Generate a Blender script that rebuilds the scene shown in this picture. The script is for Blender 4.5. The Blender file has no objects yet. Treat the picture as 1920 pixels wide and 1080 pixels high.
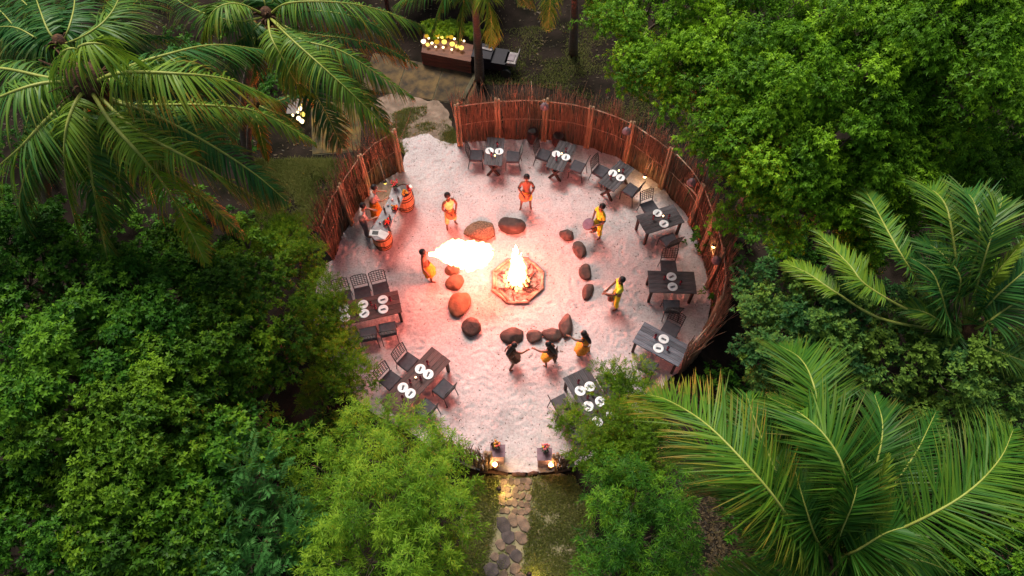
import bpy, math, random
import numpy as np
from mathutils import Vector, Matrix
random.seed(7); rng = np.random.default_rng(7)
PI = math.pi
sc = bpy.context.scene
COL = sc.collection

# ------------------------------------------------------------------ camera
CAM_H = 18.4; TILT = math.radians(30.7); FPX = 1280.0
cam_d = bpy.data.cameras.new('camera'); cam_d.sensor_width = 36; cam_d.lens = 24
cam_d.clip_start = 0.1; cam_d.clip_end = 800
cam = bpy.data.objects.new('camera', cam_d); COL.objects.link(cam)
cam.location = (0, 0, CAM_H); cam.rotation_euler = (TILT, 0, 0); sc.camera = cam
# ------------------------------------------------------------------ sky
world = bpy.data.worlds.new('World'); sc.world = world; world.use_nodes = True
wn = world.node_tree; wn.nodes.clear()
sky = wn.nodes.new('ShaderNodeTexSky'); sky.sky_type = 'NISHITA'; sky.sun_disc = False
SUN_EL, SUN_AZ = math.radians(58), math.radians(-20)
sky.sun_elevation = SUN_EL; sky.sun_rotation = SUN_AZ
sky.air_density = 1.0; sky.dust_density = 3.0; sky.ozone_density = 1.0
bg = wn.nodes.new('ShaderNodeBackground'); bg.inputs[1].default_value = 0.078
wo = wn.nodes.new('ShaderNodeOutputWorld')
tintn = wn.nodes.new('ShaderNodeMix'); tintn.data_type = 'RGBA'; tintn.blend_type = 'MULTIPLY'; tintn.inputs[0].default_value = 1
tintn.inputs[7].default_value = (1.0, 0.90, 0.74, 1); wn.links.new(sky.outputs[0], tintn.inputs[6])   # thin dusk cloud warms the whole dome
wn.links.new(tintn.outputs[2], bg.inputs[0]); wn.links.new(bg.outputs[0], wo.inputs[0])
# ------------------------------------------------------------------ sun (soft dusk glow through thin cloud)
sun_d = bpy.data.lights.new('sun', 'SUN'); sun_d.energy = 2.5; sun_d.angle = math.radians(22)
sun_d.color = (1.0, 0.95, 0.86)
sun = bpy.data.objects.new('sun', sun_d); COL.objects.link(sun)
sd = Vector((math.sin(SUN_AZ) * math.cos(SUN_EL), math.cos(SUN_AZ) * math.cos(SUN_EL), math.sin(SUN_EL)))
sun.rotation_euler = sd.to_track_quat('Z', 'Y').to_euler(); sun.location = (0, 0, 40)
# ------------------------------------------------------------------ exposure
sc.view_settings.view_transform = 'Standard'; sc.view_settings.look = 'None'
sc.view_settings.gamma = 1; sc.view_settings.exposure = 0.85; sc.view_settings.use_curve_mapping = False
sc.render.engine = 'CYCLES'
cy = sc.cycles
cy.max_bounces = 5; cy.diffuse_bounces = 3; cy.glossy_bounces = 2; cy.transmission_bounces = 4; cy.transparent_max_bounces = 6
cy.use_denoising = True
try:
    cy.denoiser = 'OPENIMAGEDENOISE'; cy.denoising_input_passes = 'RGB_ALBEDO_NORMAL'
except Exception: pass
cy.sample_clamp_indirect = 6
FLAME_STRENGTH = 33.0

def P(px, py, z=0.0):
    """world point at height z seen at pixel (px,py) of the 1920x1080 photograph"""
    a = (px - 960) / FPX; b = (540 - py) / FPX
    d = Vector((a, math.sin(TILT) + b * math.cos(TILT), -math.cos(TILT) + b * math.sin(TILT)))
    t = (CAM_H - z) / -d.z
    return Vector((0, 0, CAM_H)) + d * t

# ------------------------------------------------------------------ materials
def lin(*c): return (c[0], c[1], c[2], 1)
def new_mat(name):
    m = bpy.data.materials.new(name); m.use_nodes = True
    nt = m.node_tree; nt.nodes.clear()
    out = nt.nodes.new('ShaderNodeOutputMaterial')
    return m, nt, out
def mat(name, c1, c2=None, scale=8, rough=0.8, bump=0.0, bscale=None, metal=0.0, stretch=None, spec=0.3, detail=5, ramp=(0.35, 0.65), rand=0.0):
    m, nt, out = new_mat(name); L = nt.links; N = nt.nodes.new
    p = N('ShaderNodeBsdfPrincipled'); p.inputs['Roughness'].default_value = rough
    p.inputs['Metallic'].default_value = metal; p.inputs['Specular IOR Level'].default_value = spec
    L.new(p.outputs[0], out.inputs[0])
    tc = N('ShaderNodeTexCoord'); mp = N('ShaderNodeMapping'); L.new(tc.outputs['Object'], mp.inputs[0])
    if stretch: mp.inputs['Scale'].default_value = stretch
    c2 = c2 or tuple(x * 0.7 for x in c1)
    no = N('ShaderNodeTexNoise'); no.inputs['Scale'].default_value = scale; no.inputs['Detail'].default_value = detail
    L.new(mp.outputs[0], no.inputs['Vector'])
    cr = N('ShaderNodeValToRGB'); cr.color_ramp.elements[0].position = ramp[0]; cr.color_ramp.elements[1].position = ramp[1]
    cr.color_ramp.elements[0].color = lin(*c2); cr.color_ramp.elements[1].color = lin(*c1)
    L.new(no.outputs[0], cr.inputs[0])
    col = cr.outputs[0]
    if rand:
        oi = N('ShaderNodeObjectInfo'); hs = N('ShaderNodeHueSaturation')
        mr = N('ShaderNodeMapRange'); mr.inputs[3].default_value = 1 - rand; mr.inputs[4].default_value = 1 + rand
        L.new(oi.outputs['Random'], mr.inputs[0]); L.new(mr.outputs[0], hs.inputs['Value']); L.new(col, hs.inputs['Color'])
        col = hs.outputs[0]
    L.new(col, p.inputs['Base Color'])
    if bump:
        n2 = N('ShaderNodeTexNoise'); n2.inputs['Scale'].default_value = bscale or scale * 3; n2.inputs['Detail'].default_value = 6
        L.new(mp.outputs[0], n2.inputs['Vector'])
        bp = N('ShaderNodeBump'); bp.inputs['Strength'].default_value = bump; bp.inputs['Distance'].default_value = 0.03
        L.new(n2.outputs[0], bp.inputs['Height']); L.new(bp.outputs[0], p.inputs['Normal'])
    return m
def emat(name, c, s):
    m, nt, out = new_mat(name); e = nt.nodes.new('ShaderNodeEmission')
    e.inputs[0].default_value = lin(*c); e.inputs[1].default_value = s
    nt.links.new(e.outputs[0], out.inputs[0]); return m
def leaf_mat(name, dark, mid, bright, trans=0.35, rough=0.5, dry=None, spec=0.12):
    m, nt, out = new_mat(name); L = nt.links; N = nt.nodes.new
    at = N('ShaderNodeAttribute'); at.attribute_name = 'tint'
    cr = N('ShaderNodeValToRGB'); e = cr.color_ramp.elements
    e[0].position = 0.0; e[0].color = lin(*dark); e[1].position = 1.0; e[1].color = lin(*bright)
    k = e.new(0.5); k.color = lin(*mid)
    L.new(at.outputs['Fac'], cr.inputs[0]); col = cr.outputs[0]
    if dry:
        a2 = N('ShaderNodeAttribute'); a2.attribute_name = 'dry'
        mx = N('ShaderNodeMix'); mx.data_type = 'RGBA'; L.new(a2.outputs['Fac'], mx.inputs[0])
        L.new(col, mx.inputs[6]); mx.inputs[7].default_value = lin(*dry); col = mx.outputs[2]
    p = N('ShaderNodeBsdfPrincipled'); p.inputs['Roughness'].default_value = rough; p.inputs['Specular IOR Level'].default_value = spec
    t = N('ShaderNodeBsdfTranslucent'); L.new(col, p.inputs['Base Color']); L.new(col, t.inputs[0])
    ms = N('ShaderNodeMixShader'); ms.inputs[0].default_value = trans
    L.new(p.outputs[0], ms.inputs[1]); L.new(t.outputs[0], ms.inputs[2]); L.new(ms.outputs[0], out.inputs[0])
    return m

M = {}
M['soil'] = mat('soil', (0.026, 0.019, 0.016), (0.010, 0.009, 0.007), 1.1, 1.0, 0.6, 14, spec=0.0)
M['lawn_soil'] = mat('lawn_soil', (0.27, 0.22, 0.14), (0.14, 0.14, 0.07), 2.5, 0.95, 0.5, 20)
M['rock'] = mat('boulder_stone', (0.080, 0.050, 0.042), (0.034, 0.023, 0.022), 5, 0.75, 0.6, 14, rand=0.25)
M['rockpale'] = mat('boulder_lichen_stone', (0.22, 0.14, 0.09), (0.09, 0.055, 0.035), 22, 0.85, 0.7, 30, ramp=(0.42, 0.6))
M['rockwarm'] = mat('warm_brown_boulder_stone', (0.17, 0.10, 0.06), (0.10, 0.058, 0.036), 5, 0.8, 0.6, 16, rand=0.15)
M['stone'] = mat('path_stone', (0.17, 0.115, 0.085), (0.085, 0.06, 0.048), 6, 0.85, 0.5, 25, rand=0.4)
M['stonedark'] = mat('path_stone_dark', (0.085, 0.066, 0.068), (0.045, 0.036, 0.038), 6, 0.85, 0.5, 25, rand=0.3)
M['stick'] = mat('brushwood', (0.27, 0.165, 0.105), (0.12, 0.070, 0.048), 3, 0.9, 0.3, 40, stretch=(1, 1, 0.2), rand=0.45)
M['stickmix'] = mat('brushwood_mixed', (0.26, 0.155, 0.095), (0.09, 0.052, 0.036), 30, 0.9, 0.3, 60, stretch=(1, 1, 0.03), ramp=(0.3, 0.7))
M['post'] = mat('fence_post_wood', (0.42, 0.28, 0.17), (0.24, 0.14, 0.085), 12, 0.85, 0.4, 40, stretch=(1, 1, 0.12))
M['rail'] = mat('fence_rail_wood', (0.40, 0.30, 0.22), (0.25, 0.17, 0.11), 9, 0.85, 0.3, 40)
M['tablewood'] = mat('dark_table_wood', (0.085, 0.075, 0.085), (0.028, 0.024, 0.03), 3, 0.55, 0.4, 20, stretch=(1, 14, 1), rand=0.35)
M['tablegrey'] = mat('weathered_grey_table_wood', (0.16, 0.165, 0.20), (0.06, 0.06, 0.08), 3, 0.6, 0.4, 20, stretch=(1, 14, 1), rand=0.3)
M['redwood'] = mat('reddish_table_wood', (0.13, 0.055, 0.05), (0.05, 0.022, 0.024), 3, 0.5, 0.4, 20, stretch=(1, 14, 1), rand=0.35)
M['legwood'] = mat('dark_leg_wood', (0.05, 0.028, 0.024), (0.025, 0.014, 0.012), 6, 0.6)
M['iron'] = mat('dark_iron', (0.035, 0.022, 0.024), (0.02, 0.014, 0.014), 8, 0.45, metal=0.3, spec=0.5)
M['cushion'] = mat('charcoal_cushion', (0.062, 0.060, 0.072), (0.04, 0.04, 0.05), 6, 0.85, 0.2, 60)
M['plate'] = mat('white_porcelain', (0.72, 0.72, 0.75), (0.66, 0.66, 0.69), 3, 0.25, spec=0.5)
M['napkin'] = mat('grey_napkin', (0.30, 0.30, 0.33), (0.12, 0.12, 0.14), 40, 0.8)
M['napdark'] = mat('dark_cutlery_roll', (0.07, 0.07, 0.085), (0.04, 0.04, 0.05), 30, 0.6)
M['wine'] = mat('dark_red_glass', (0.16, 0.01, 0.03), (0.09, 0.006, 0.02), 3, 0.08, spec=0.7)
M['candle'] = mat('white_candle_wax', (0.8, 0.78, 0.72), None, 3, 0.5)
M['oak'] = mat('barrel_oak', (0.52, 0.26, 0.12), (0.34, 0.15, 0.07), 5, 0.6, 0.3, 30, stretch=(6, 6, 0.5))
M['hoop'] = mat('barrel_hoop_iron', (0.05, 0.03, 0.028), (0.025, 0.018, 0.018), 6, 0.5, metal=0.4)
M['slab'] = mat('grey_counter_stone', (0.36, 0.34, 0.36), (0.20, 0.19, 0.21), 7, 0.6, 0.4, 22)
M['white'] = mat('white_paper', (0.8, 0.8, 0.8), None, 3, 0.6)
M['black'] = mat('black_cover', (0.025, 0.025, 0.03), None, 3, 0.5)
M['redfruit'] = mat('red_fruit', (0.55, 0.05, 0.03), (0.35, 0.02, 0.02), 6, 0.45)
M['yellowfruit'] = mat('yellow_fruit', (0.7, 0.42, 0.05), (0.5, 0.2, 0.03), 6, 0.45)
M['bottle'] = mat('dark_bottle_glass', (0.03, 0.04, 0.03), None, 3, 0.1, spec=0.7)
M['skin'] = mat('brown_skin', (0.17, 0.075, 0.045), (0.13, 0.055, 0.035), 6, 0.45)
M['skinlight'] = mat('tan_skin', (0.40, 0.22, 0.15), (0.33, 0.17, 0.12), 6, 0.5)
M['hair'] = mat('black_hair', (0.010, 0.008, 0.010), None, 20, 0.5)
M['eye'] = mat('eye_white', (0.75, 0.72, 0.68), None, 3, 0.3)
M['lip'] = mat('lip', (0.22, 0.06, 0.05), None, 3, 0.4)
M['yellow'] = mat('yellow_cloth', (0.72, 0.66, 0.04), (0.58, 0.48, 0.03), 9, 0.85, 0.4, 20)
M['lime'] = mat('lime_yellow_cloth', (0.62, 0.74, 0.05), (0.48, 0.60, 0.04), 9, 0.85, 0.4, 20)
M['cream'] = mat('cream_yellow_cloth', (0.78, 0.66, 0.30), (0.66, 0.52, 0.18), 9, 0.85, 0.4, 20)
M['pinkshirt'] = mat('pale_pink_shirt', (0.74, 0.55, 0.50), (0.6, 0.4, 0.38), 9, 0.85, 0.4, 20)
M['orange'] = mat('orange_cloth', (0.68, 0.30, 0.03), (0.5, 0.16, 0.02), 14, 0.85, 0.5, 25)
M['brownskirt'] = mat('brown_raffia', (0.12, 0.055, 0.035), (0.05, 0.025, 0.018), 26, 0.9, 0.6, 40, stretch=(1, 1, 0.2))
M['tan'] = mat('tan_raffia', (0.45, 0.27, 0.15), (0.28, 0.14, 0.07), 26, 0.9, 0.5, 40, stretch=(1, 1, 0.2))
M['greytrouser'] = mat('grey_trousers', (0.16, 0.13, 0.15), None, 9, 0.85)
M['drumwood'] = mat('drum_wood', (0.20, 0.06, 0.03), (0.11, 0.03, 0.018), 8, 0.45)
M['drumhide'] = mat('orange_drum_hide', (0.48, 0.20, 0.08), (0.36, 0.13, 0.05), 8, 0.6)
M['drumblue'] = mat('slate_drum_hide', (0.14, 0.13, 0.19), (0.09, 0.08, 0.13), 8, 0.6)
M['drumpink'] = mat('pale_drum_hide', (0.75, 0.55, 0.52), None, 8, 0.6)
M['log'] = mat('pale_log_wood', (0.45, 0.27, 0.20), (0.25, 0.13, 0.10), 10, 0.85, 0.5, 30)
M['ash'] = mat('ash_and_char', (0.42, 0.30, 0.27), (0.07, 0.04, 0.035), 9, 0.95, 0.8, 30, ramp=(0.36, 0.62))
M['char'] = mat('charred_wood', (0.10, 0.045, 0.03), (0.03, 0.015, 0.012), 12, 0.9, 0.4, 30)
M['bark'] = mat('tree_bark', (0.15, 0.11, 0.085), (0.065, 0.045, 0.035), 8, 0.9, 0.6, 30, stretch=(1, 1, 0.3))
M['palmbark'] = mat('palm_bark', (0.16, 0.12, 0.10), (0.08, 0.055, 0.05), 20, 0.9, 0.6, 40, stretch=(0.2, 0.2, 2))
M['husk'] = mat('palm_husk_fibre', (0.14, 0.07, 0.035), (0.05, 0.025, 0.02), 14, 0.95, 0.7, 40)
M['coco'] = mat('coconut', (0.30, 0.17, 0.04), (0.16, 0.10, 0.03), 8, 0.6)
M['deck'] = mat('mossy_deck_stone', (0.13, 0.085, 0.020), (0.028, 0.024, 0.014), 2.2, 0.9, 0.6, 14, rand=0.12)
M['paving'] = mat('brown_paving', (0.11, 0.07, 0.028), (0.026, 0.020, 0.014), 2.4, 0.9, 0.6, 14, rand=0.15)
M['kerb'] = mat('mossy_kerb', (0.10, 0.085, 0.055), (0.05, 0.05, 0.025), 4, 0.9, 0.4, 20)
M['planter'] = mat('red_brown_plank', (0.16, 0.06, 0.04), (0.08, 0.03, 0.024), 5, 0.7, 0.4, 20, stretch=(0.3, 1, 3), rand=0.2)
M['cart'] = mat('dark_cart_paint', (0.012, 0.010, 0.018), None, 4, 0.6, spec=0.2)
M['cartpale'] = mat('pale_grey_vinyl', (0.24, 0.21, 0.21), (0.12, 0.10, 0.11), 6, 0.5)
M['tyre'] = mat('tyre_rubber', (0.02, 0.02, 0.02), None, 6, 0.8)
M['roofm'] = mat('blue_grey_roof_sheet', (0.26, 0.29, 0.36), (0.18, 0.20, 0.26), 3, 0.45, spec=0.5)
M['lampshade'] = mat('mauve_grey_shade', (0.20, 0.16, 0.18), (0.12, 0.09, 0.11), 6, 0.6)
M['mauve'] = mat('mauve_box_paint', (0.22, 0.14, 0.17), (0.14, 0.08, 0.10), 8, 0.8)
M['teal'] = mat('teal_grey_glaze', (0.16, 0.24, 0.28), (0.08, 0.12, 0.15), 10, 0.4)
M['pot'] = mat('dark_clay', (0.085, 0.03, 0.028), (0.04, 0.018, 0.018), 7, 0.6, 0.3, 20)
M['basket'] = mat('red_brown_wicker', (0.17, 0.06, 0.055), (0.08, 0.03, 0.03), 30, 0.8, 0.6, 60)
M['pole'] = mat('pale_cane', (0.5, 0.38, 0.26), (0.35, 0.24, 0.15), 12, 0.7)
M['flower'] = mat('red_flower', (0.6, 0.05, 0.07), (0.5, 0.2, 0.2), 10, 0.6)
def flame_mat(name, c, st, a, b):
    m, nt, out = new_mat(name); N = nt.nodes.new; L = nt.links; e = N('ShaderNodeEmission'); e.inputs[0].default_value = lin(*c); e.inputs[1].default_value = st
    t = N('ShaderNodeBsdfTransparent'); lw = N('ShaderNodeLayerWeight'); lw.inputs[0].default_value = 0.5; mr = N('ShaderNodeMapRange'); mr.inputs[1].default_value = a; mr.inputs[2].default_value = b
    L.new(lw.outputs['Facing'], mr.inputs[0])
    m2 = N('ShaderNodeMapRange'); m2.inputs[1].default_value = 0.12; m2.inputs[2].default_value = 0.62; m2.inputs[3].default_value = st; m2.inputs[4].default_value = 1.6; L.new(lw.outputs['Facing'], m2.inputs[0]); L.new(m2.outputs[0], e.inputs[1])   # thin edges of the fire give off less
    cr = N('ShaderNodeMix'); cr.data_type = 'RGBA'; m3 = N('ShaderNodeMapRange'); m3.inputs[1].default_value = 0.3; m3.inputs[2].default_value = 0.62; L.new(lw.outputs['Facing'], m3.inputs[0]); L.new(m3.outputs[0], cr.inputs[0]); cr.inputs[6].default_value = lin(*c); cr.inputs[7].default_value = lin(1, .42, .14); L.new(cr.outputs[2], e.inputs[0])
    mx = N('ShaderNodeMixShader'); L.new(mr.outputs[0], mx.inputs[0]); L.new(e.outputs[0], mx.inputs[1]); L.new(t.outputs[0], mx.inputs[2]); L.new(mx.outputs[0], out.inputs[0]); return m
M['flame'] = flame_mat('fire', (1.0, 0.165, 0.105), FLAME_STRENGTH, 0.3, 0.9)
M['firehot'] = flame_mat('bonfire_fire', (1.0, 0.175, 0.11), 110.0, 0.3, 0.95)
M['flame2'] = emat('fire_tongue', (1.0, 0.36, 0.10), 4.0)
M['ember'] = emat('ember', (1.0, 0.22, 0.05), 2.0)
M['lampglow'] = emat('lamp_glow', (1.0, 0.70, 0.12), 1.1)
M['lampgold'] = emat('dim_lamp_glow', (0.95, 0.55, 0.04), 0.45)
M['lampwhite'] = emat('bright_lamp_glow', (1.0, 0.78, 0.40), 2.2)
M['torchglow'] = emat('small_flame', (1.0, 0.52, 0.18), 14.0)
M['pathglow'] = emat('path_lamp_glow', (1.0, 0.66, 0.2), 30.0)

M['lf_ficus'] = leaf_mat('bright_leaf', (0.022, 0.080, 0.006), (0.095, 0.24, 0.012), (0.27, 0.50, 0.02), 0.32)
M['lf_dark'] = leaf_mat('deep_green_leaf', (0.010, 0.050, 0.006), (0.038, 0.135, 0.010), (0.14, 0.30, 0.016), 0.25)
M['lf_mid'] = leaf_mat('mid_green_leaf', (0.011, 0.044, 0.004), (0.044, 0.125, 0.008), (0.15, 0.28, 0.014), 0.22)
M['lf_olive'] = leaf_mat('olive_leaf', (0.040, 0.095, 0.008), (0.110, 0.220, 0.012), (0.24, 0.38, 0.02), 0.35)
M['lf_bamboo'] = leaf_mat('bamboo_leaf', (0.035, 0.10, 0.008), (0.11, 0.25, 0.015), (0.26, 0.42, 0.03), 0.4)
M['lf_blue'] = leaf_mat('blue_green_leaf', (0.014, 0.060, 0.018), (0.050, 0.145, 0.038), (0.17, 0.29, 0.04), 0.3)
M['lf_pinnate'] = leaf_mat('feathery_leaf', (0.03, 0.12, 0.025), (0.06, 0.20, 0.045), (0.12, 0.30, 0.08), 0.35)
M['lf_palm'] = leaf_mat('palm_leaflet', (0.010, 0.068, 0.020), (0.040, 0.155, 0.028), (0.18, 0.30, 0.022), 0.3, 0.45, dry=(0.42, 0.17, 0.03), spec=0.25)
M['lf_palmy'] = leaf_mat('young_palm_leaflet', (0.045, 0.12, 0.018), (0.10, 0.22, 0.028), (0.22, 0.33, 0.035), 0.35, 0.42, dry=(0.45, 0.28, 0.03))
M['lf_palmn'] = leaf_mat('near_palm_leaflet', (0.010, 0.062, 0.010), (0.040, 0.145, 0.016), (0.15, 0.28, 0.016), 0.35, 0.48, dry=(0.45, 0.22, 0.03), spec=0.2)
M['rachis'] = mat('frond_stem', (0.34, 0.37, 0.08), (0.25, 0.29, 0.05), 6, 0.5)
M['drylit'] = leaf_mat('dry_fallen_leaf', (0.02, 0.016, 0.010), (0.05, 0.035, 0.02), (0.10, 0.07, 0.03), 0.1)
M['grass'] = leaf_mat('grass_blade', (0.09, 0.12, 0.03), (0.19, 0.22, 0.06), (0.34, 0.33, 0.12), 0.3)

# ------------------------------------------------------------------ mesh helpers
def link(o, parent=None):
    COL.objects.link(o)
    if parent is not None: o.parent = parent
    return o
def ob(name, me, parent=None, loc=None, rotz=0):
    o = link(bpy.data.objects.new(name, me), parent)
    if loc is not None: o.location = loc
    if rotz: o.rotation_euler = (0, 0, rotz)
    return o
def tag(o, label=None, cat=None, group=None, kind=None):
    if label: o['label'] = label
    if cat: o['category'] = cat
    if group: o['group'] = group
    if kind: o['kind'] = kind
    return o
def thing(name, label, cat, loc=(0, 0, 0), rotz=0, group=None):
    o = ob(name, None, None, loc, rotz); o.empty_display_size = 0.2
    return tag(o, label, cat, group)
class MB:
    def __init__(s): s.v = []; s.f = []
    def add(s, vs, fs):
        n = len(s.v); s.v += [tuple(x) for x in vs]; s.f += [tuple(i + n for i in f) for f in fs]; return s
    def box(s, c, d, rz=0, M4=None):
        x, y, z = d[0] / 2, d[1] / 2, d[2] / 2; cs, sn = math.cos(rz), math.sin(rz); vs = []
        for k in range(8):
            a = x if k & 1 else -x; b = y if k & 2 else -y; e = z if k & 4 else -z
            vs.append((c[0] + a * cs - b * sn, c[1] + a * sn + b * cs, c[2] + e))
        return s.add(vs, [(0, 2, 3, 1), (4, 5, 7, 6), (0, 1, 5, 4), (2, 6, 7, 3), (0, 4, 6, 2), (1, 3, 7, 5)])
    def tube(s, pts, rad, n=6, cap=True):
        pts = [Vector(p) for p in pts]
        if not hasattr(rad, '__len__'): rad = [rad] * len(pts)
        vs = []; fs = []
        ref = Vector((0.31, 0.17, 0.93)) if abs((pts[-1] - pts[0]).normalized().z) < 0.8 else Vector((1, 0.1, 0))
        for i, p in enumerate(pts):
            t = (pts[min(i + 1, len(pts) - 1)] - pts[max(i - 1, 0)]).normalized()
            a = t.cross(ref).normalized(); b = t.cross(a)
            for k in range(n):
                w = 2 * PI * k / n; vs.append(p + (a * math.cos(w) + b * math.sin(w)) * rad[i])
        for i in range(len(pts) - 1):
            for k in range(n):
                k2 = (k + 1) % n; fs.append((i * n + k, i * n + k2, (i + 1) * n + k2, (i + 1) * n + k))
        if cap:
            fs.append(tuple(range(n))[::-1]); fs.append(tuple((len(pts) - 1) * n + k for k in range(n)))
        return s.add(vs, fs)
    def lathe(s, prof, n=16, c=(0, 0, 0), sx=1, sy=1, wob=0):
        vs = []; fs = []
        for (r, z) in prof:
            for k in range(n):
                w = 2 * PI * k / n; q = r * (1 + wob * math.sin(5 * w + z * 9))
                vs.append((c[0] + q * math.cos(w) * sx, c[1] + q * math.sin(w) * sy, c[2] + z))
        for i in range(len(prof) - 1):
            for k in range(n):
                k2 = (k + 1) % n; fs.append((i * n + k, i * n + k2, (i + 1) * n + k2, (i + 1) * n + k))
        fs.append(tuple(range(n))[::-1]); fs.append(tuple((len(prof) - 1) * n + k for k in range(n)))
        return s.add(vs, fs)
    def prism(s, poly, z0, z1):
        n = len(poly); vs = [(p[0], p[1], z0) for p in poly] + [(p[0], p[1], z1) for p in poly]
        return s.add(vs, [tuple(range(n))[::-1], tuple(range(n, 2 * n))] + [(k, (k + 1) % n, n + (k + 1) % n, n + k) for k in range(n)])
    def ball(s, c, r, nu=10, nv=6, sz=1.0):
        prof = [(r * math.sin(PI * (k + 0.001) / nv) + 1e-4, -r * sz * math.cos(PI * k / nv)) for k in range(nv + 1)]
        return s.lathe(prof, nu, c)
    def mesh(s, name, m, smooth=False):
        me = bpy.data.meshes.new(name); me.from_pydata(s.v, [], s.f); me.materials.append(m)
        if smooth: me.polygons.foreach_set('use_smooth', [True] * len(me.polygons))
        me.update(); return me
    def build(s, name, m, parent=None, smooth=False, loc=None, rotz=0):
        return ob(name, s.mesh(name, m, smooth), parent, loc, rotz)
def mesh_np(name, V, F, m, tint=None, dry=None, smooth=False):
    """V (n,3), F (k,4) quads or (k,3) tris"""
    V = np.asarray(V, np.float32); F = np.asarray(F, np.int32); w = F.shape[1]
    me = bpy.data.meshes.new(name)
    me.vertices.add(len(V)); me.vertices.foreach_set('co', V.ravel())
    me.loops.add(F.size); me.loops.foreach_set('vertex_index', F.ravel())
    me.polygons.add(len(F)); me.polygons.foreach_set('loop_start', np.arange(0, F.size, w, dtype=np.int32))
    if smooth: me.polygons.foreach_set('use_smooth', np.ones(len(F), bool))
    me.update(calc_edges=True)
    for nm, a in (('tint', tint), ('dry', dry)):
        if a is not None:
            dom = 'POINT' if len(a) == len(V) else 'FACE'
            at = me.attributes.new(nm, 'FLOAT', dom); at.data.foreach_set('value', np.asarray(a, np.float32))
    me.materials.append(m); return me
def copy_thing(o, loc, rotz, label=None, group=None, scale=None):
    c = o.copy(); COL.objects.link(c); c.location = loc; c.rotation_euler = (0, 0, rotz)
    if label: c['label'] = label
    if group: c['group'] = group
    if scale: c.scale = scale
    for ch in list(o.children):
        d = ch.copy(); COL.objects.link(d); d.parent = c
        for g in list(ch.children):
            e = g.copy(); COL.objects.link(e); e.parent = d
    return c
def norm(a): return a / np.maximum(np.linalg.norm(a, axis=-1, keepdims=True), 1e-9)
def smooth_line(pts, n):
    """Catmull-Rom through pts, n samples"""
    p = [np.array(q, float) for q in pts]; p = [2 * p[0] - p[1]] + p + [2 * p[-1] - p[-2]]
    seg = len(p) - 3; out = []
    for i in range(n):
        u = i / (n - 1) * seg; k = min(int(u), seg - 1); t = u - k
        a, b, c, d = p[k:k + 4]
        out.append(0.5 * ((2 * b) + (-a + c) * t + (2 * a - 5 * b + 4 * c - d) * t * t + (-a + 3 * b - 3 * c + d) * t ** 3))
    return np.array(out)

# value noise for relief
def vnoise(x, y, s, seed=0):
    x = x * s; y = y * s; xi = np.floor(x).astype(int); yi = np.floor(y).astype(int); fx = x - xi; fy = y - yi
    fx = fx * fx * (3 - 2 * fx); fy = fy * fy * (3 - 2 * fy)
    def h(a, b):
        n = (a * 374761393 + b * 668265263 + seed * 974711) & 0x7fffffff
        n = (n ^ (n >> 13)) * 1274126177 & 0x7fffffff
        return ((n ^ (n >> 16)) & 0xffff) / 65535.0
    return (h(xi, yi) * (1 - fx) + h(xi + 1, yi) * fx) * (1 - fy) + (h(xi, yi + 1) * (1 - fx) + h(xi + 1, yi + 1) * fx) * fy
def in_poly(x, y, poly):
    ins = np.zeros(x.shape, bool); n = len(poly)
    for i in range(n):
        x1, y1 = poly[i]; x2, y2 = poly[(i + 1) % n]
        c = ((y1 > y) != (y2 > y)) & (x < (x2 - x1) * (y - y1) / ((y2 - y1) + 1e-12) + x1)
        ins ^= c
    return ins

# ================================================================== GROUND
bm = MB(); bm.add([(-250, -200, 0), (250, -200, 0), (250, 300, 0), (-250, 300, 0)], [(0, 1, 2, 3)])
tag(bm.build('ground', M['soil']), kind='structure')
FENCE_R = [(860, 272), (905, 265), (933, 262), (985, 260), (1022, 262), (1060, 267), (1100, 275), (1140, 289), (1175, 305), (1204, 326), (1241, 351),
           (1268, 380), (1292, 408), (1305, 442), (1316, 475), (1323, 505), (1331, 540), (1334, 579), (1328, 616), (1314, 652), (1294, 680), (1270, 703)]
FENCE_L = [(753, 318), (728, 333), (704, 351), (686, 372), (668, 398), (655, 420), (642, 440), (633, 463), (625, 490)]
SAND = FENCE_R + [(1240, 738), (1200, 790), (1130, 850), (1060, 885), (1030, 891), (990, 889), (955, 891), (915, 887), (880, 882), (820, 850), (760, 810), (700, 780), (650, 735),
        (610, 660), (585, 590), (590, 530), (610, 500)] + FENCE_L[::-1] + [(756, 285), (752, 262), (775, 256), (800, 252), (822, 262), (845, 272)]
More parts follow.
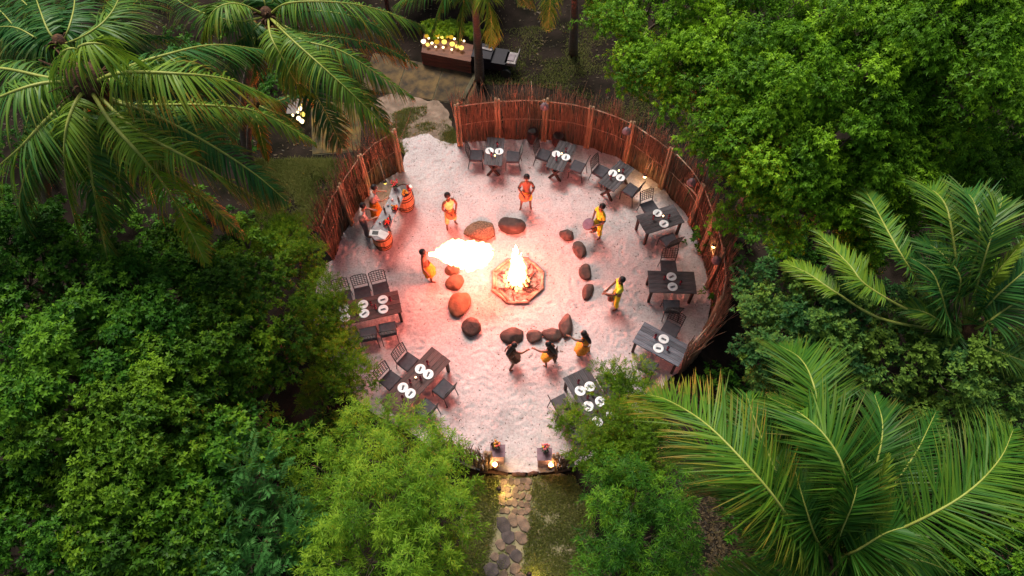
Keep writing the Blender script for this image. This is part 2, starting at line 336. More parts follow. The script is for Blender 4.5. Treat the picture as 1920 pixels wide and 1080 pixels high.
def relief_sheet(name, poly_px, m, z, step, amp, wob=0.12, foot=True):
    poly = [tuple(P(*q)[:2]) for q in poly_px]; a = np.array(poly)
    nx = int((a[:, 0].max() - a[:, 0].min() + 0.6) / step); ny = int((a[:, 1].max() - a[:, 1].min() + 0.6) / step)
    gx, gy = np.meshgrid(a[:, 0].min() - 0.3 + np.arange(nx) * step, a[:, 1].min() - 0.3 + np.arange(ny) * step)
    wx = gx + (vnoise(gx, gy, 2.2, 3) - 0.5) * wob * 2 + (vnoise(gx, gy, 7, 5) - 0.5) * wob
    wy = gy + (vnoise(gx, gy, 2.2, 9) - 0.5) * wob * 2 + (vnoise(gx, gy, 7, 11) - 0.5) * wob
    ins = in_poly(wx, wy, poly)
    hz = amp * (vnoise(gx, gy, 1.1, 1) * 0.8 + vnoise(gx, gy, 4.5, 2) * 1.0 + vnoise(gx, gy, 10, 4) * 0.9 + vnoise(gx, gy, 19, 6) * 0.5)
    if foot and step < 0.05:
        rf = np.random.default_rng(77); x0, y0 = gx[0, 0], gy[0, 0]
        for _ in range(1500 if name == 'sand' else 60):
            fx, fy, a_ = rf.uniform(a[:, 0].min(), a[:, 0].max()), rf.uniform(a[:, 1].min(), a[:, 1].max()), rf.uniform(0, PI); dp = rf.uniform(.008, .022)
            i0, j0 = int((fx - x0) / step), int((fy - y0) / step); sl = (slice(max(0, j0 - 6), j0 + 7), slice(max(0, i0 - 6), i0 + 7))
            X = gx[sl] - fx; Y = gy[sl] - fy; U = X * math.cos(a_) + Y * math.sin(a_); W_ = -X * math.sin(a_) + Y * math.cos(a_); e = (U / .15) ** 2 + (W_ / .065) ** 2
            hz[sl] += -dp * np.exp(-e * 1.6) + dp * .55 * np.exp(-(np.sqrt(e) - 1.5) ** 2 * 5)
        hz -= max(0, -(hz.min()) - z + 0.004) * 0; hz = np.maximum(hz, -z + 0.004)
    V = np.stack([gx, gy, z + hz], -1).reshape(-1, 3)
    idx = np.arange(nx * ny).reshape(ny, nx)
    q = ins[:-1, :-1] & ins[1:, :-1] & ins[:-1, 1:] & ins[1:, 1:]
    F = np.stack([idx[:-1, :-1][q], idx[:-1, 1:][q], idx[1:, 1:][q], idx[1:, :-1][q]], -1)
    used = np.unique(F); re = np.zeros(len(V), int); re[used] = np.arange(len(used))
    V = V[used]; F = re[F]; E = np.concatenate([F[:, [0, 1]], F[:, [1, 2]], F[:, [2, 3]], F[:, [3, 0]]]); Es = np.sort(E, 1); key = Es[:, 0] * 10 ** 7 + Es[:, 1]
    uq, cn = np.unique(key, return_counts=True); be = uq[cn == 1]; e0 = be // 10 ** 7; e1 = be % 10 ** 7
    for _ in range(8):
        acc = np.zeros((len(V), 2)); ct = np.zeros(len(V)); np.add.at(acc, e0, V[e1, :2]); np.add.at(acc, e1, V[e0, :2]); np.add.at(ct, e0, 1); np.add.at(ct, e1, 1)
        b_ = ct > 0; V[b_, :2] = V[b_, :2] * .4 + .6 * acc[b_] / ct[b_][:, None]
    return tag(ob(name, mesh_np(name, V, F, m, smooth=True)), kind='structure')
# sand material: pale coral sand with scattered bits of leaf and grit
def sand_mat():
    m, nt, out = new_mat('coral_sand'); L = nt.links; N = nt.nodes.new
    p = N('ShaderNodeBsdfPrincipled'); p.inputs['Roughness'].default_value = 0.95; p.inputs['Specular IOR Level'].default_value = 0.1
    tc = N('ShaderNodeTexCoord')
    n1 = N('ShaderNodeTexNoise'); n1.inputs['Scale'].default_value = 1.3; n1.inputs['Detail'].default_value = 4
    n2 = N('ShaderNodeTexNoise'); n2.inputs['Scale'].default_value = 16; n2.inputs['Detail'].default_value = 8; n2.inputs['Roughness'].default_value = 0.7
    n3 = N('ShaderNodeTexNoise'); n3.inputs['Scale'].default_value = 26; n3.inputs['Detail'].default_value = 3
    n4 = N('ShaderNodeTexNoise'); n4.inputs['Scale'].default_value = 0.7; n4.inputs['Detail'].default_value = 3
    for n in (n1, n2, n3, n4): L.new(tc.outputs['Object'], n.inputs['Vector'])
    c1 = N('ShaderNodeValToRGB'); c1.color_ramp.elements[0].color = lin(0.42, 0.375, 0.385); c1.color_ramp.elements[1].color = lin(0.52, 0.465, 0.475)
    c1.color_ramp.elements[0].position = 0.3; c1.color_ramp.elements[1].position = 0.7; L.new(n1.outputs[0], c1.inputs[0])
    c2 = N('ShaderNodeValToRGB'); c2.color_ramp.elements[0].color = lin(0.72, 0.69, 0.68); c2.color_ramp.elements[1].color = lin(1, 1, 1)
    c2.color_ramp.elements[0].position = 0.36; c2.color_ramp.elements[1].position = 0.58; L.new(n2.outputs[0], c2.inputs[0])
    mx = N('ShaderNodeMix'); mx.data_type = 'RGBA'; mx.blend_type = 'MULTIPLY'; mx.inputs[0].default_value = 1
    L.new(c1.outputs[0], mx.inputs[6]); L.new(c2.outputs[0], mx.inputs[7])
    # grit: sparse dark bits, more of them in patches
    ad = N('ShaderNodeMath'); ad.operation = 'MULTIPLY_ADD'; ad.inputs[1].default_value = 0.22; L.new(n4.outputs[0], ad.inputs[0]); L.new(n3.outputs[0], ad.inputs[2])
    c3 = N('ShaderNodeValToRGB'); c3.color_ramp.elements[0].position = 0.79; c3.color_ramp.elements[1].position = 0.84
    c3.color_ramp.elements[0].color = lin(0, 0, 0); c3.color_ramp.elements[1].color = lin(1, 1, 1); L.new(ad.outputs[0], c3.inputs[0])
    m2 = N('ShaderNodeMix'); m2.data_type = 'RGBA'; L.new(c3.outputs[0], m2.inputs[0]); L.new(mx.outputs[2], m2.inputs[6]); m2.inputs[7].default_value = lin(0.13, 0.085, 0.08)
    L.new(m2.outputs[2], p.inputs['Base Color'])
    bp = N('ShaderNodeBump'); bp.inputs['Strength'].default_value = 0.55; bp.inputs['Distance'].default_value = 0.03
    L.new(n2.outputs[0], bp.inputs['Height']); L.new(bp.outputs[0], p.inputs['Normal']); L.new(p.outputs[0], out.inputs[0])
    return m
M['sand'] = sand_mat()
M['brownsand'] = mat('brown_trodden_sand', (0.24, 0.17, 0.13), (0.14, 0.10, 0.075), 3, 0.95, 0.6, 25)
relief_sheet('sand', SAND, M['sand'], 0.025, 0.045, 0.018, 0.07)
relief_sheet('sandy_path', [(752, 272), (775, 262), (800, 260), (830, 272), (852, 275), (846, 205), (800, 185), (770, 178), (735, 172), (700, 190), (690, 215), (705, 240), (735, 255)],
             M['brownsand'], 0.010, 0.04, 0.014, 0.16)
relief_sheet('lawn', [(880, 893), (1075, 890), (1110, 960), (1120, 1090), (860, 1090)], M['lawn_soil'], 0.004, 0.08, 0.008, 0.15)
relief_sheet('verge', [(575, 330), (590, 300), (700, 290), (700, 340), (650, 380), (600, 400), (560, 390), (500, 330), (540, 290)], M['soil'], 0.004, 0.15, 0.004, 0.2)

def grass(name, poly_px, n, h, lbl, mask=None, seed=1):
    r = np.random.default_rng(seed); poly = [tuple(P(*q)[:2]) for q in poly_px]; a = np.array(poly)
    x = r.uniform(a[:, 0].min(), a[:, 0].max(), n); y = r.uniform(a[:, 1].min(), a[:, 1].max(), n)
    k = in_poly(x, y, poly)
    if mask is not None: k &= mask(x + r.normal(0, .05, n), y + r.normal(0, .05, n)) > r.normal(0, 0.13, n)
    x = x[k]; y = y[k]; n = len(x)
    th = r.uniform(0, 2 * PI, n); hh = h * r.uniform(0.5, 1.3, n); w = 0.012 * r.uniform(0.7, 1.5, n); ln = r.uniform(0.2, 1.0, n) * hh
    th2 = r.uniform(0, 2 * PI, n)
    b = np.stack([x, y, np.full(n, 0.01)], -1); s = np.stack([np.cos(th) * w, np.sin(th) * w, 0 * w], -1)
    t = b + np.stack([np.cos(th2) * ln, np.sin(th2) * ln, hh], -1)
    V = np.stack([b - s, b + s, t], 1).reshape(-1, 3); F = np.arange(3 * n).reshape(-1, 3)
    tint = np.clip(vnoise(x, y, 1.2, 8) * 0.6 + r.normal(0.2, 0.2, n), 0, 1)
    o = ob(name, mesh_np(name, V, F, M['grass'], tint)); tag(o, lbl, 'grass', kind='stuff'); return o
grass('grass', [(880, 895), (1075, 892), (1110, 960), (1125, 1090), (860, 1090)], 60000, 0.07, 'short thin grass either side of the stone path',
      mask=lambda x, y: (vnoise(x, y, 3.5, 4) + vnoise(x, y, 9, 2) * 0.5 - 0.48) - 0.75 * in_poly(x, y, [tuple(P(*q)[:2]) for q in [(936, 893), (1000, 893), (992, 960), (984, 1040), (978, 1100), (905, 1100), (925, 1000), (934, 950)]]), seed=2)
grass('grass_patch', [(700, 228), (760, 205), (800, 200), (800, 215), (770, 235), (845, 225), (860, 262), (850, 278), (828, 262), (805, 248), (752, 262), (735, 258)], 30000, 0.09,
      'green grass patch in the gap between the two fences', mask=lambda x, y: (vnoise(x, y, 2.2, 14) + vnoise(x, y, 7, 12) * 0.4 - 0.62), seed=3)
grass('undergrowth', [(480, 300), (600, 300), (700, 300), (640, 380), (580, 440), (480, 420)], 50000, 0.16, 'dark rough grass behind the left fence', mask=lambda x, y: (vnoise(x, y, 2, 24) - 0.3), seed=4)
grass('rough_grass', [(900, 60), (1100, 40), (1290, 120), (1330, 300), (1200, 260), (1100, 185), (1000, 160), (900, 160)], 60000, 0.08, 'sparse dark grass on the ground behind the far fence', mask=lambda x, y: (vnoise(x, y, 1.2, 34) - 0.5), seed=5)

def litter(name, n, lbl, poly_px, z, sz, edge=True, seed=8, m='char'):
    r = np.random.default_rng(seed); poly = [tuple(P(*q)[:2]) for q in poly_px]; a = np.array(poly); x = r.uniform(a[:, 0].min(), a[:, 0].max(), n); y = r.uniform(a[:, 1].min(), a[:, 1].max(), n)
    k = in_poly(x, y, poly) & (vnoise(x, y, .9, 41) * .6 + vnoise(x, y, 2.5, 42) * .4 > r.uniform(.25, .8, n)); x = x[k]; y = y[k]; n = len(x); th = r.uniform(0, 2 * PI, n); L = sz * r.uniform(.4, 1.5, n); W = L * r.uniform(.2, .5, n)
    c = np.stack([x, y, np.full(n, z)], -1); d = np.stack([np.cos(th), np.sin(th), r.normal(0, .2, n)], -1) * L[:, None]; e = np.stack([-np.sin(th), np.cos(th), r.normal(0, .3, n)], -1) * W[:, None]
    V = np.stack([c - d, c + e, c + d, c - e], 1).reshape(-1, 3); tag(ob(name, mesh_np(name, V, np.arange(4 * n).reshape(-1, 4), M[m], r.uniform(0, 1, n))), lbl, 'leaf litter', kind='stuff')
litter('leaf_litter', 9000, 'small dark leaf and twig bits scattered on the sand', SAND, .056, .028, m='char')
litter('ground_litter', 30000, 'dry leaves on the bare ground between the thicket and the near palm', [(1240, 720), (1420, 700), (1500, 800), (1480, 1140), (1240, 1140)], .02, .05, seed=10, m='drylit')
litter('forest_litter', 26000, 'dry leaves lying on the dark ground beyond the fences', [(-200, -60), (1350, -60), (1500, 300), (1420, 620), (1340, 720), (1380, 600), (1370, 440), (1300, 330), (1200, 240), (1000, 195), (850, 200), (700, 250), (560, 420), (300, 420), (-100, 300)], .02, .06, seed=9, m='drylit')
grass('grass_edge', [(735, 235), (770, 228), (800, 224), (850, 240), (862, 268), (862, 284), (840, 280), (822, 268), (800, 262), (778, 268), (760, 292), (748, 284)], 16000, 0.09, 'green grass fringe where the sand meets the gap in the fence', mask=lambda x, y: (vnoise(x, y, 2.8, 64) + vnoise(x, y, 8, 62) * 0.4 - 0.72), seed=6)
# ================================================================== STONE PATH
path = MB(); path.prism([tuple(P(*q)[:2]) for q in [(936, 896), (1000, 894), (992, 960), (984, 1040), (978, 1095), (905, 1095), (925, 1000), (934, 950)]], 0.004, 0.012)
path = path.build('stone_path', M['lawn_soil']); tag(path, kind='structure')
def flag(c, r, rz, m, h=0.05):
    b = MB(); n = random.randint(6, 8); pl = []
    for k in range(n):
        w = 2 * PI * k / n; q = random.uniform(0.82, 1.12); pl.append((math.cos(w) * r[0] * q, math.sin(w) * r[1] * q))
    inner = [(x * 0.88, y * 0.88) for x, y in pl]
    vs = [(x, y, 0) for x, y in pl] + [(x, y, h * 0.7) for x, y in pl] + [(x, y, h) for x, y in inner]
    fs = [(k, (k + 1) % n, n + (k + 1) % n, n + k) for k in range(n)] + [(n + k, n + (k + 1) % n, 2 * n + (k + 1) % n, 2 * n + k) for k in range(n)] + [tuple(range(2 * n, 3 * n))]
    b.add(vs, fs); return b.build('stone', m, path, loc=(c.x, c.y, 0.006 + random.uniform(0, .014)), rotz=rz)
for px, py, rx, ry, d in [(944, 984, 15, 17, 1), (962, 976, 10, 14, 0), (981, 982, 12, 18, 0), (953, 1008, 14, 15, 1), (977, 1010, 11, 14, 0), (938, 1022, 9, 11, 0), (957, 1030, 10, 9, 0), (968, 1042, 13, 13, 1),
                          (944, 1054, 15, 15, 1), (922, 1070, 14, 15, 1), (966, 1066, 11, 10, 0), (944, 1078, 10, 9, 0), (975, 1084, 12, 9, 0), (928, 1045, 9, 9, 0), (916, 1092, 9, 9, 0), (955, 1094, 12, 9, 1)]:
    flag(P(px, py), (rx / 71, ry / 67), random.uniform(0, 1), M['stonedark'] if d else M['stone'])
for j in range(5):
    for i in range(5):
        px = 944 + i * 12 + random.uniform(-3, 3) - j * 1.2; py = 903 + j * 14 + random.uniform(-3, 3)
        flag(P(px, py), (random.uniform(0.08, 0.12), random.uniform(0.09, 0.12)), random.uniform(0, 3), M['stone'], 0.04)
for (a, b_) in [((900, 884), (952, 890)), ((960, 891), (985, 892)), ((990, 891), (1010, 888)), ((1040, 886), (1070, 880))]:
    A = P(*a); B = P(*b_); t = MB(); t.tube([(A.x, A.y, 0.05), ((A.x + B.x) / 2, (A.y + B.y) / 2 + 0.02, 0.06), (B.x, B.y, 0.05)], [0.05, 0.06, 0.045], 7)
    o = t.build('edging_log', M['char'], None, True)
    tag(o, {900: 'long dark edging log left of the stone path entrance', 960: 'short dark edging log across the middle of the path entrance', 990: 'short dark edging log just right of the path middle', 1040: 'dark edging log at the foot of the right entrance planter'}[a[0]], 'log', 'edging logs across the entrance')

# ================================================================== FOLIAGE
def leaves(base, d, nrm, L, W, droop):
    side = np.cross(d, nrm); n = len(base); L = L[:, None]; W = W[:, None]
    mid = base + d * L * 0.45 - nrm * 0.0
    v = np.empty((n, 4, 3), np.float32)
    v[:, 0] = base; v[:, 1] = mid + side * W * 0.5 + nrm * W * 0.12; v[:, 3] = mid - side * W * 0.5 + nrm * W * 0.12
    v[:, 2] = base + d * L; v[:, 2, 2] -= (droop * L[:, 0])
    return v.reshape(-1, 3), np.arange(4 * n).reshape(-1, 4)
STY = {  # sprigs per unit clump area, leaves per sprig, L, W, spread angles, leaf droop, clump flatten
    'ficus':   dict(ns=330, k=9, L=0.085, W=0.038, ang=(0.7, 1.5), stem=0.10, droop=0.30, flat=0.55, out=0.9, up=0.45, ext=0.9),
    'broad':   dict(ns=230, k=9, L=0.105, W=0.048, ang=(0.7, 1.45), stem=0.07, droop=0.20, flat=0.70, out=0.7, up=0.6, ext=0.15),
    'bamboo':  dict(ns=250, k=10, L=0.135, W=0.018, ang=(0.4, 1.4), stem=0.13, droop=0.45, flat=0.95, out=0.7, up=0.7, ext=0.6),
    'fine':    dict(ns=330, k=12, L=0.075, W=0.017, ang=(0.4, 1.3), stem=0.13, droop=0.1, flat=0.6, out=0.7, up=0.6, ext=0.1),
    'round':   dict(ns=260, k=8, L=0.090, W=0.050, ang=(0.6, 1.3), stem=0.09, droop=0.10, flat=0.75, out=0.6, up=0.7, ext=0.1),
    'pinnate': dict(ns=70, k=18, L=0.12, W=0.032, ang=(0.9, 1.3), stem=0.34, droop=0.2, flat=0.55, out=0.9, up=0.4, ext=0.2),
}
def crown_mesh(name, clumps, sty, m, seed, tone=0.5, dens=1.0, scl=1.0):
    s = STY[sty]; r = np.random.default_rng(seed); VV = []; FF = []; TT = []; off = 0
    pos = []; ax = []; ct = []
    for (c, rc, cc) in clumps:
        n = max(6, int(s['ns'] * rc * rc * 2.2 * dens / scl ** 1.6))
        d = norm(r.normal(0, 1, (n, 3))); d[:, 2] = np.abs(d[:, 2]) * 1.0 - 0.28; d = norm(d)
        out = np.array([c[0] - cc[0], c[1] - cc[1], max(0.1, c[2] - cc[2])]); out = out / (np.linalg.norm(out) + 1e-6)
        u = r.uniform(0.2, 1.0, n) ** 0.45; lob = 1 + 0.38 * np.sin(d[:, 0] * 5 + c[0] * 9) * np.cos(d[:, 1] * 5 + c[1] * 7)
        p = np.array(c) + d * (rc * u * lob)[:, None] * np.array([1, 1, s['flat']]) + out * (rc * 0.25 * r.uniform(0, 1, n))[:, None]
        tt = r.uniform(-0.3, 1.0, n) ** 1; oh = np.array([out[0], out[1], 0.0]); oh = oh / (np.linalg.norm(oh) + 1e-6)
        p = p + oh * (rc * s['ext'] * tt)[:, None]; p[:, 2] -= rc * s['ext'] * 0.6 * tt * np.abs(tt)
        a = norm(d * s['out'] + np.array([0, 0, s['up']]) + out * 0.35 + r.normal(0, 0.22, (n, 3)))
        pos.append(p); ax.append(a); ct.append(np.clip(tone + r.normal(0, 0.17) + (0.9 if sty == 'bamboo' else 0.5) * (u - 0.75) * (0.5 + d[:, 2]) + r.normal(0, 0.08, n), 0, 1))  # young outer leaves paler; bamboo's tint also paints depth shade into clump interiors
    pos = np.concatenate(pos); ax = np.concatenate(ax); ct = np.concatenate(ct); n = len(pos); k = s['k']
    t1 = norm(np.cross(ax, r.normal(0, 1, (n, 3)))); t2 = np.cross(ax, t1)
    for j in range(k):
        if sty == 'pinnate':
            w = (j % 2) * PI + r.uniform(-0.15, 0.15, n)
        else: w = j * 2.4 + r.uniform(-0.5, 0.5, n)
        ph = s['ang'][1] + (s['ang'][0] - s['ang'][1]) * (j / (k - 1)) + r.normal(0, 0.12, n)
        rad = t1 * np.cos(w)[:, None] + t2 * np.sin(w)[:, None]
        d = norm(ax * np.cos(ph)[:, None] + rad * np.sin(ph)[:, None]); d[:, 2] -= 0.12; d = norm(d)
        nm = norm(ax * np.sin(ph)[:, None] - rad * np.cos(ph)[:, None] + r.normal(0, 0.18, (n, 3)))
        if sty == 'pinnate': nm = t2 * np.sign(t2[:, 2:3] + 1e-6)
        nm = norm(nm - d * np.sum(nm * d, 1, keepdims=True))
        b = pos + ax * (s['stem'] * scl * (j / k))[..., None] if np.isscalar(s['stem']) and False else pos + ax * (s['stem'] * scl * j / k)
        V, F = leaves(b, d, nm, s['L'] * scl * r.uniform(0.7, 1.2, n), s['W'] * scl * r.uniform(0.75, 1.2, n), s['droop'])
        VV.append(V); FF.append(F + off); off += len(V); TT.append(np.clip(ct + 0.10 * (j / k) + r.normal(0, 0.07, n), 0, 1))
    return mesh_np(name, np.concatenate(VV), np.concatenate(FF), m, np.concatenate(TT))
NLEAF = [0]
def tree(label, lobes, sty, m, seed, name='tree', cat='tree', group='trees round the clearing', rc=0.42, cover=1.0, tone=0.5, dens=1.0, base=None, scl=1.0, trunk_r=0.14, zlow=0.1, barkm='bark', jit=1.0):
    """lobes: (px, py, z, radius m): a bough of foliage; clumps sit over each bough's upper side"""
    r = np.random.default_rng(seed); cl = []
    L3 = [(np.array(P(a, b, z)), R) for a, b, z, R in lobes]
    cc = np.mean([c for c, _ in L3], 0)
    for c, R in L3:
        rcl = min(rc, R * 0.55)
        want = int(cover * 2.1 * (R / rcl) ** 1.7) + 2; got = []
        for _ in range(want * 14):
            d = r.normal(0, 1, 3); d /= np.linalg.norm(d)
            if d[2] < -zlow: d[2] = -d[2]
            q = c + d * R * r.uniform(0.62, 1.12) * np.array([1, 1, 0.85])
            if all(np.linalg.norm(q - g) > rcl * (1.45 if sty == 'bamboo' else 1.15) for g in got):
                if any(np.linalg.norm((q - c2) / np.array([1, 1, 0.85])) < R2 * 0.55 for c2, R2 in L3 if c2 is not c): continue
                got.append(q)
            if len(got) >= want: break
        hs = {'broad': .36, 'ficus': .34, 'bamboo': .30}.get(sty, 0)
        for q in got:
            if hs and vnoise(np.array([q[0] + 50]), np.array([q[1] * 1.1 + 50]), 1.05, 71)[0] * .7 + vnoise(np.array([q[0] + 50]), np.array([q[1] + 50]), 2.3, 72)[0] * .3 < hs: q = q - np.array([0, 0, r.uniform(.5, 1.1)]); 
            q = q + np.array([0, 0, r.normal(0, 0.42 if sty == 'bamboo' else 0.18)])
            cl.append((q, rcl * r.choice([0.55, 0.8, 1.0, 1.2]) * r.uniform(0.85, 1.1) * jit, c * np.array([1, 1, 1]) - np.array([0, 0, R * 0.4])))
    bx, by = (cc[0], cc[1]) if base is None else tuple(P(*base)[:2])
    t = thing(name, label, cat, (bx, by, 0), 0, group)
    o = np.array([bx, by, 0])
    cl2 = [(q - o, rr, c - o) for q, rr, c in cl]
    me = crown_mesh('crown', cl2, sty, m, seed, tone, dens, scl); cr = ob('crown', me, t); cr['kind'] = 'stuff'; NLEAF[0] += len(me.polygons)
    b = MB(); top = cc - o; fork = np.array([top[0] * 0.5, top[1] * 0.5, top[2] * 0.45])
    b.tube([(0, 0, -0.1), (fork[0] * 0.4, fork[1] * 0.4 + 0.05, fork[2] * 0.5), tuple(fork)], [trunk_r, trunk_r * 0.85, trunk_r * 0.7], 8)
    b.build('trunk', M[barkm], t, True)
    b = MB()
    for c, R in L3:
        c = c - o; m1 = fork * 0.5 + c * 0.5 + r.normal(0, 0.12, 3)
        b.tube([tuple(fork), tuple(m1), tuple(c - np.array([0, 0, R * 0.3]))], [trunk_r * 0.6, trunk_r * 0.4, trunk_r * 0.22], 5)
        for q, rr, c2 in cl2:
            if np.linalg.norm(c2[:2] - c[:2]) < 0.02:
                s0 = c - np.array([0, 0, R * 0.35]); mid = (s0 + q) / 2 + r.normal(0, 0.08, 3)
                b.tube([tuple(s0), tuple(mid), tuple(q)], [trunk_r * 0.17, trunk_r * 0.12, 0.008], 3, cap=False)
    b.build('branches', M[barkm], t, True)['kind'] = 'stuff'
    return t

# --- upper right: big bright green trees
G1 = 'broad green trees over the right side'
tree('big bright green tree leaning over the far right of the fence', [(1190, 45, 6.6, 0.9), (1250, 120, 6.4, 1.0), (1235, 20, 7.0, 1.1), (1330, 60, 7.4, 1.2), (1318, 180, 6.2, 0.85), (1375, 160, 6.9, 1.1), (1372, 245, 6.0, 0.8), (1430, 250, 6.8, 1.05)],
     'ficus', M['lf_ficus'], 11, group=G1, base=(1370, 250), rc=0.40, tone=0.50, trunk_r=0.2)
tree('bright green tree hanging low beside the right curve of the fence', [(1415, 325, 5.6, 0.7), (1435, 390, 5.2, 0.62), (1490, 370, 5.8, 0.85), (1480, 300, 6.4, 0.95), (1560, 340, 6.2, 0.9), (1540, 270, 6.9, 1.0), (1610, 400, 5.2, 0.75), (1590, 460, 4.6, 0.6), (1660, 440, 4.8, 0.6)],
     'ficus', M['lf_ficus'], 12, group=G1, base=(1520, 400), rc=0.38, tone=0.56, trunk_r=0.18)
tree('tall bright green tree at the top edge between two other bright trees', [(1440, 30, 8.0, 1.2), (1500, 120, 7.8, 1.15), (1560, 20, 8.3, 1.2), (1590, 170, 7.6, 1.05), (1450, 170, 7.2, 0.9), (1640, 90, 8.0, 1.1)],
     'ficus', M['lf_ficus'], 13, group=G1, rc=0.42, tone=0.50, trunk_r=0.22)
tree('large bright green tree in the upper right corner', [(1700, 20, 8.4, 1.2), (1790, 60, 8.6, 1.2), (1860, 20, 8.6, 1.2), (1800, 160, 7.9, 1.0), (1880, 150, 8.2, 1.2), (1700, 150, 7.6, 0.8), (1950, 90, 8.2, 1.2)],
     'ficus', M['lf_ficus'], 14, group=G1, rc=0.42, tone=0.47, trunk_r=0.22)
tree('bright green tree just above the right palm', [(1660, 240, 7.0, 0.85), (1750, 250, 6.9, 0.95), (1830, 240, 6.6, 0.9), (1700, 320, 6.4, 0.8), (1790, 320, 5.9, 0.7), (1640, 320, 6.4, 0.8)],
     'ficus', M['lf_ficus'], 15, group=G1, rc=0.36, tone=0.52, trunk_r=0.18)
tree('darker green tree at the right edge above the palm', [(1890, 260, 5.8, 0.9), (1920, 340, 5.5, 0.9), (1860, 350, 4.8, 0.8), (1960, 230, 6.0, 0.9), (1930, 420, 4.6, 0.9), (1800, 400, 4.2, 0.7)],
     'round', M['lf_dark'], 16, group=G1, rc=0.36, tone=0.62, trunk_r=0.15)
# --- right middle: blue green tree
tree('blue green leafy tree between the right palm and the near palm', [(1425, 600, 4.4, 0.52), (1420, 680, 4.2, 0.50), (1450, 560, 4.8, 0.7), (1465, 640, 4.7, 0.75), (1530, 590, 5.2, 0.8), (1560, 670, 5.0, 0.7), (1620, 600, 5.0, 0.7),
     (1440, 735, 3.6, 0.42)], 'round', M['lf_blue'], 21, group='leafy trees in the right middle', rc=0.30, tone=0.56, cover=1.1, trunk_r=0.12, base=(1520, 760))
tree('yellowish green leafy tree right of the blue green tree', [(1660, 680, 5.0, 0.68), (1720, 620, 4.9, 0.6), (1760, 690, 5.2, 0.8), (1850, 660, 4.8, 0.65), (1840, 740, 4.8, 0.7), (1760, 780, 4.4, 0.55), (1690, 760, 4.2, 0.45), (1880, 800, 4.2, 0.6), (1610, 700, 4.0, 0.4)],
     'round', M['lf_blue'], 22, group='leafy trees in the right middle', rc=0.29, tone=0.80, cover=1.1, trunk_r=0.12, base=(1640, 810))
tree('dark bush in the lower right corner behind the near palm', [(1880, 880, 2.6, 0.8), (1920, 960, 2.6, 0.8), (1840, 940, 2.0, 0.6), (1900, 1050, 2.4, 0.7), (1800, 1000, 1.6, 0.5)], 'round', M['lf_dark'], 23, name='bush', cat='bush', group='low bushes', rc=0.3, tone=0.6, trunk_r=0.07)
# --- left: deep green trees
G2 = 'deep green trees down the left side'
LT = [('deep green tree under the big left palm at the left edge', [(-20, 440, 5.3, 1.0), (50, 430, 5.4, 0.95), (120, 470, 5.6, 0.9), (40, 520, 5.7, 1.0), (-30, 590, 5.6, 1.1), (110, 560, 5.8, 0.9)], 31, 0.42),
      ('deep green tree right of the left edge trees below the palm tips', [(200, 500, 5.2, 0.8), (250, 560, 5.6, 0.9), (190, 610, 5.8, 0.9), (300, 620, 5.5, 0.8), (270, 490, 4.6, 0.7), (340, 540, 5.0, 0.75)], 32, 0.5),
      ('deep green tree nearest the twisted branch at the left of the clearing', [(400, 500, 4.6, 0.8), (460, 460, 4.0, 0.7), (420, 580, 5.0, 0.85), (480, 540, 4.6, 0.7), (500, 610, 4.6, 0.7), (370, 470, 4.2, 0.7), (530, 660, 4.0, 0.55)], 33, 0.58),
      ('deep green tree in the middle of the left side', [(340, 680, 5.5, 0.85), (410, 660, 5.2, 0.8), (450, 690, 4.6, 0.5), (370, 735, 5.0, 0.65), (300, 720, 5.6, 0.8), (500, 690, 4.0, 0.5)], 34, 0.55),
      ('dark green tree at the left edge halfway down', [(-10, 690, 5.6, 1.0), (80, 660, 5.9, 1.0), (150, 700, 6.0, 0.9), (50, 770, 5.8, 1.0), (220, 700, 5.8, 0.8)], 35, 0.46),
      ('lighter green tree below the middle of the left side', [(130, 810, 5.8, 0.9), (210, 790, 6.0, 0.85), (280, 830, 5.7, 0.8), (200, 880, 5.6, 0.85), (330, 800, 5.2, 0.65), (120, 900, 5.4, 0.8)], 36, 0.62),
      ('deep green tree with a ragged right side above the dark hollow', [(390, 850, 4.8, 0.68), (450, 820, 4.6, 0.6), (510, 810, 3.9, 0.45), (370, 920, 4.8, 0.7), (300, 920, 5.2, 0.75), (425, 800, 4.2, 0.45)], 37, 0.58),
      ('dark green tree in the lower left corner', [(-10, 880, 5.2, 1.0), (50, 960, 5.2, 0.9), (-10, 1040, 5.0, 1.0), (90, 1060, 5.2, 0.85), (140, 990, 5.3, 0.75)], 38, 0.44),
      ('dark green tree at the bottom edge left of the feathery tree', [(220, 980, 5.3, 0.8), (290, 1010, 5.2, 0.75), (200, 1070, 5.2, 0.8), (320, 1080, 5.0, 0.75), (380, 1010, 4.8, 0.6)], 39, 0.5)]
for lab, lobes, sd_, tn in LT:
    tree(lab, lobes, 'broad', M['lf_mid' if sd_ in (33, 34, 36, 39) else 'lf_dark'], sd_, scl=0.85 if sd_ in (34, 36, 38) else 1.0, group=G2, rc=0.32, tone=tn - 0.05, trunk_r=0.13, cover=0.95)
tree('feathery leaved tree with pale branches left of the bamboo', [(490, 890, 4.6, 0.5), (430, 980, 4.6, 0.6), (480, 1050, 4.4, 0.6), (540, 1020, 4.2, 0.55), (400, 1070, 4.6, 0.55), (520, 950, 3.8, 0.4)], 'pinnate', M['lf_pinnate'], 40, group=G2, rc=0.36, tone=0.5, trunk_r=0.09, cover=1.3, base=(520, 1000))
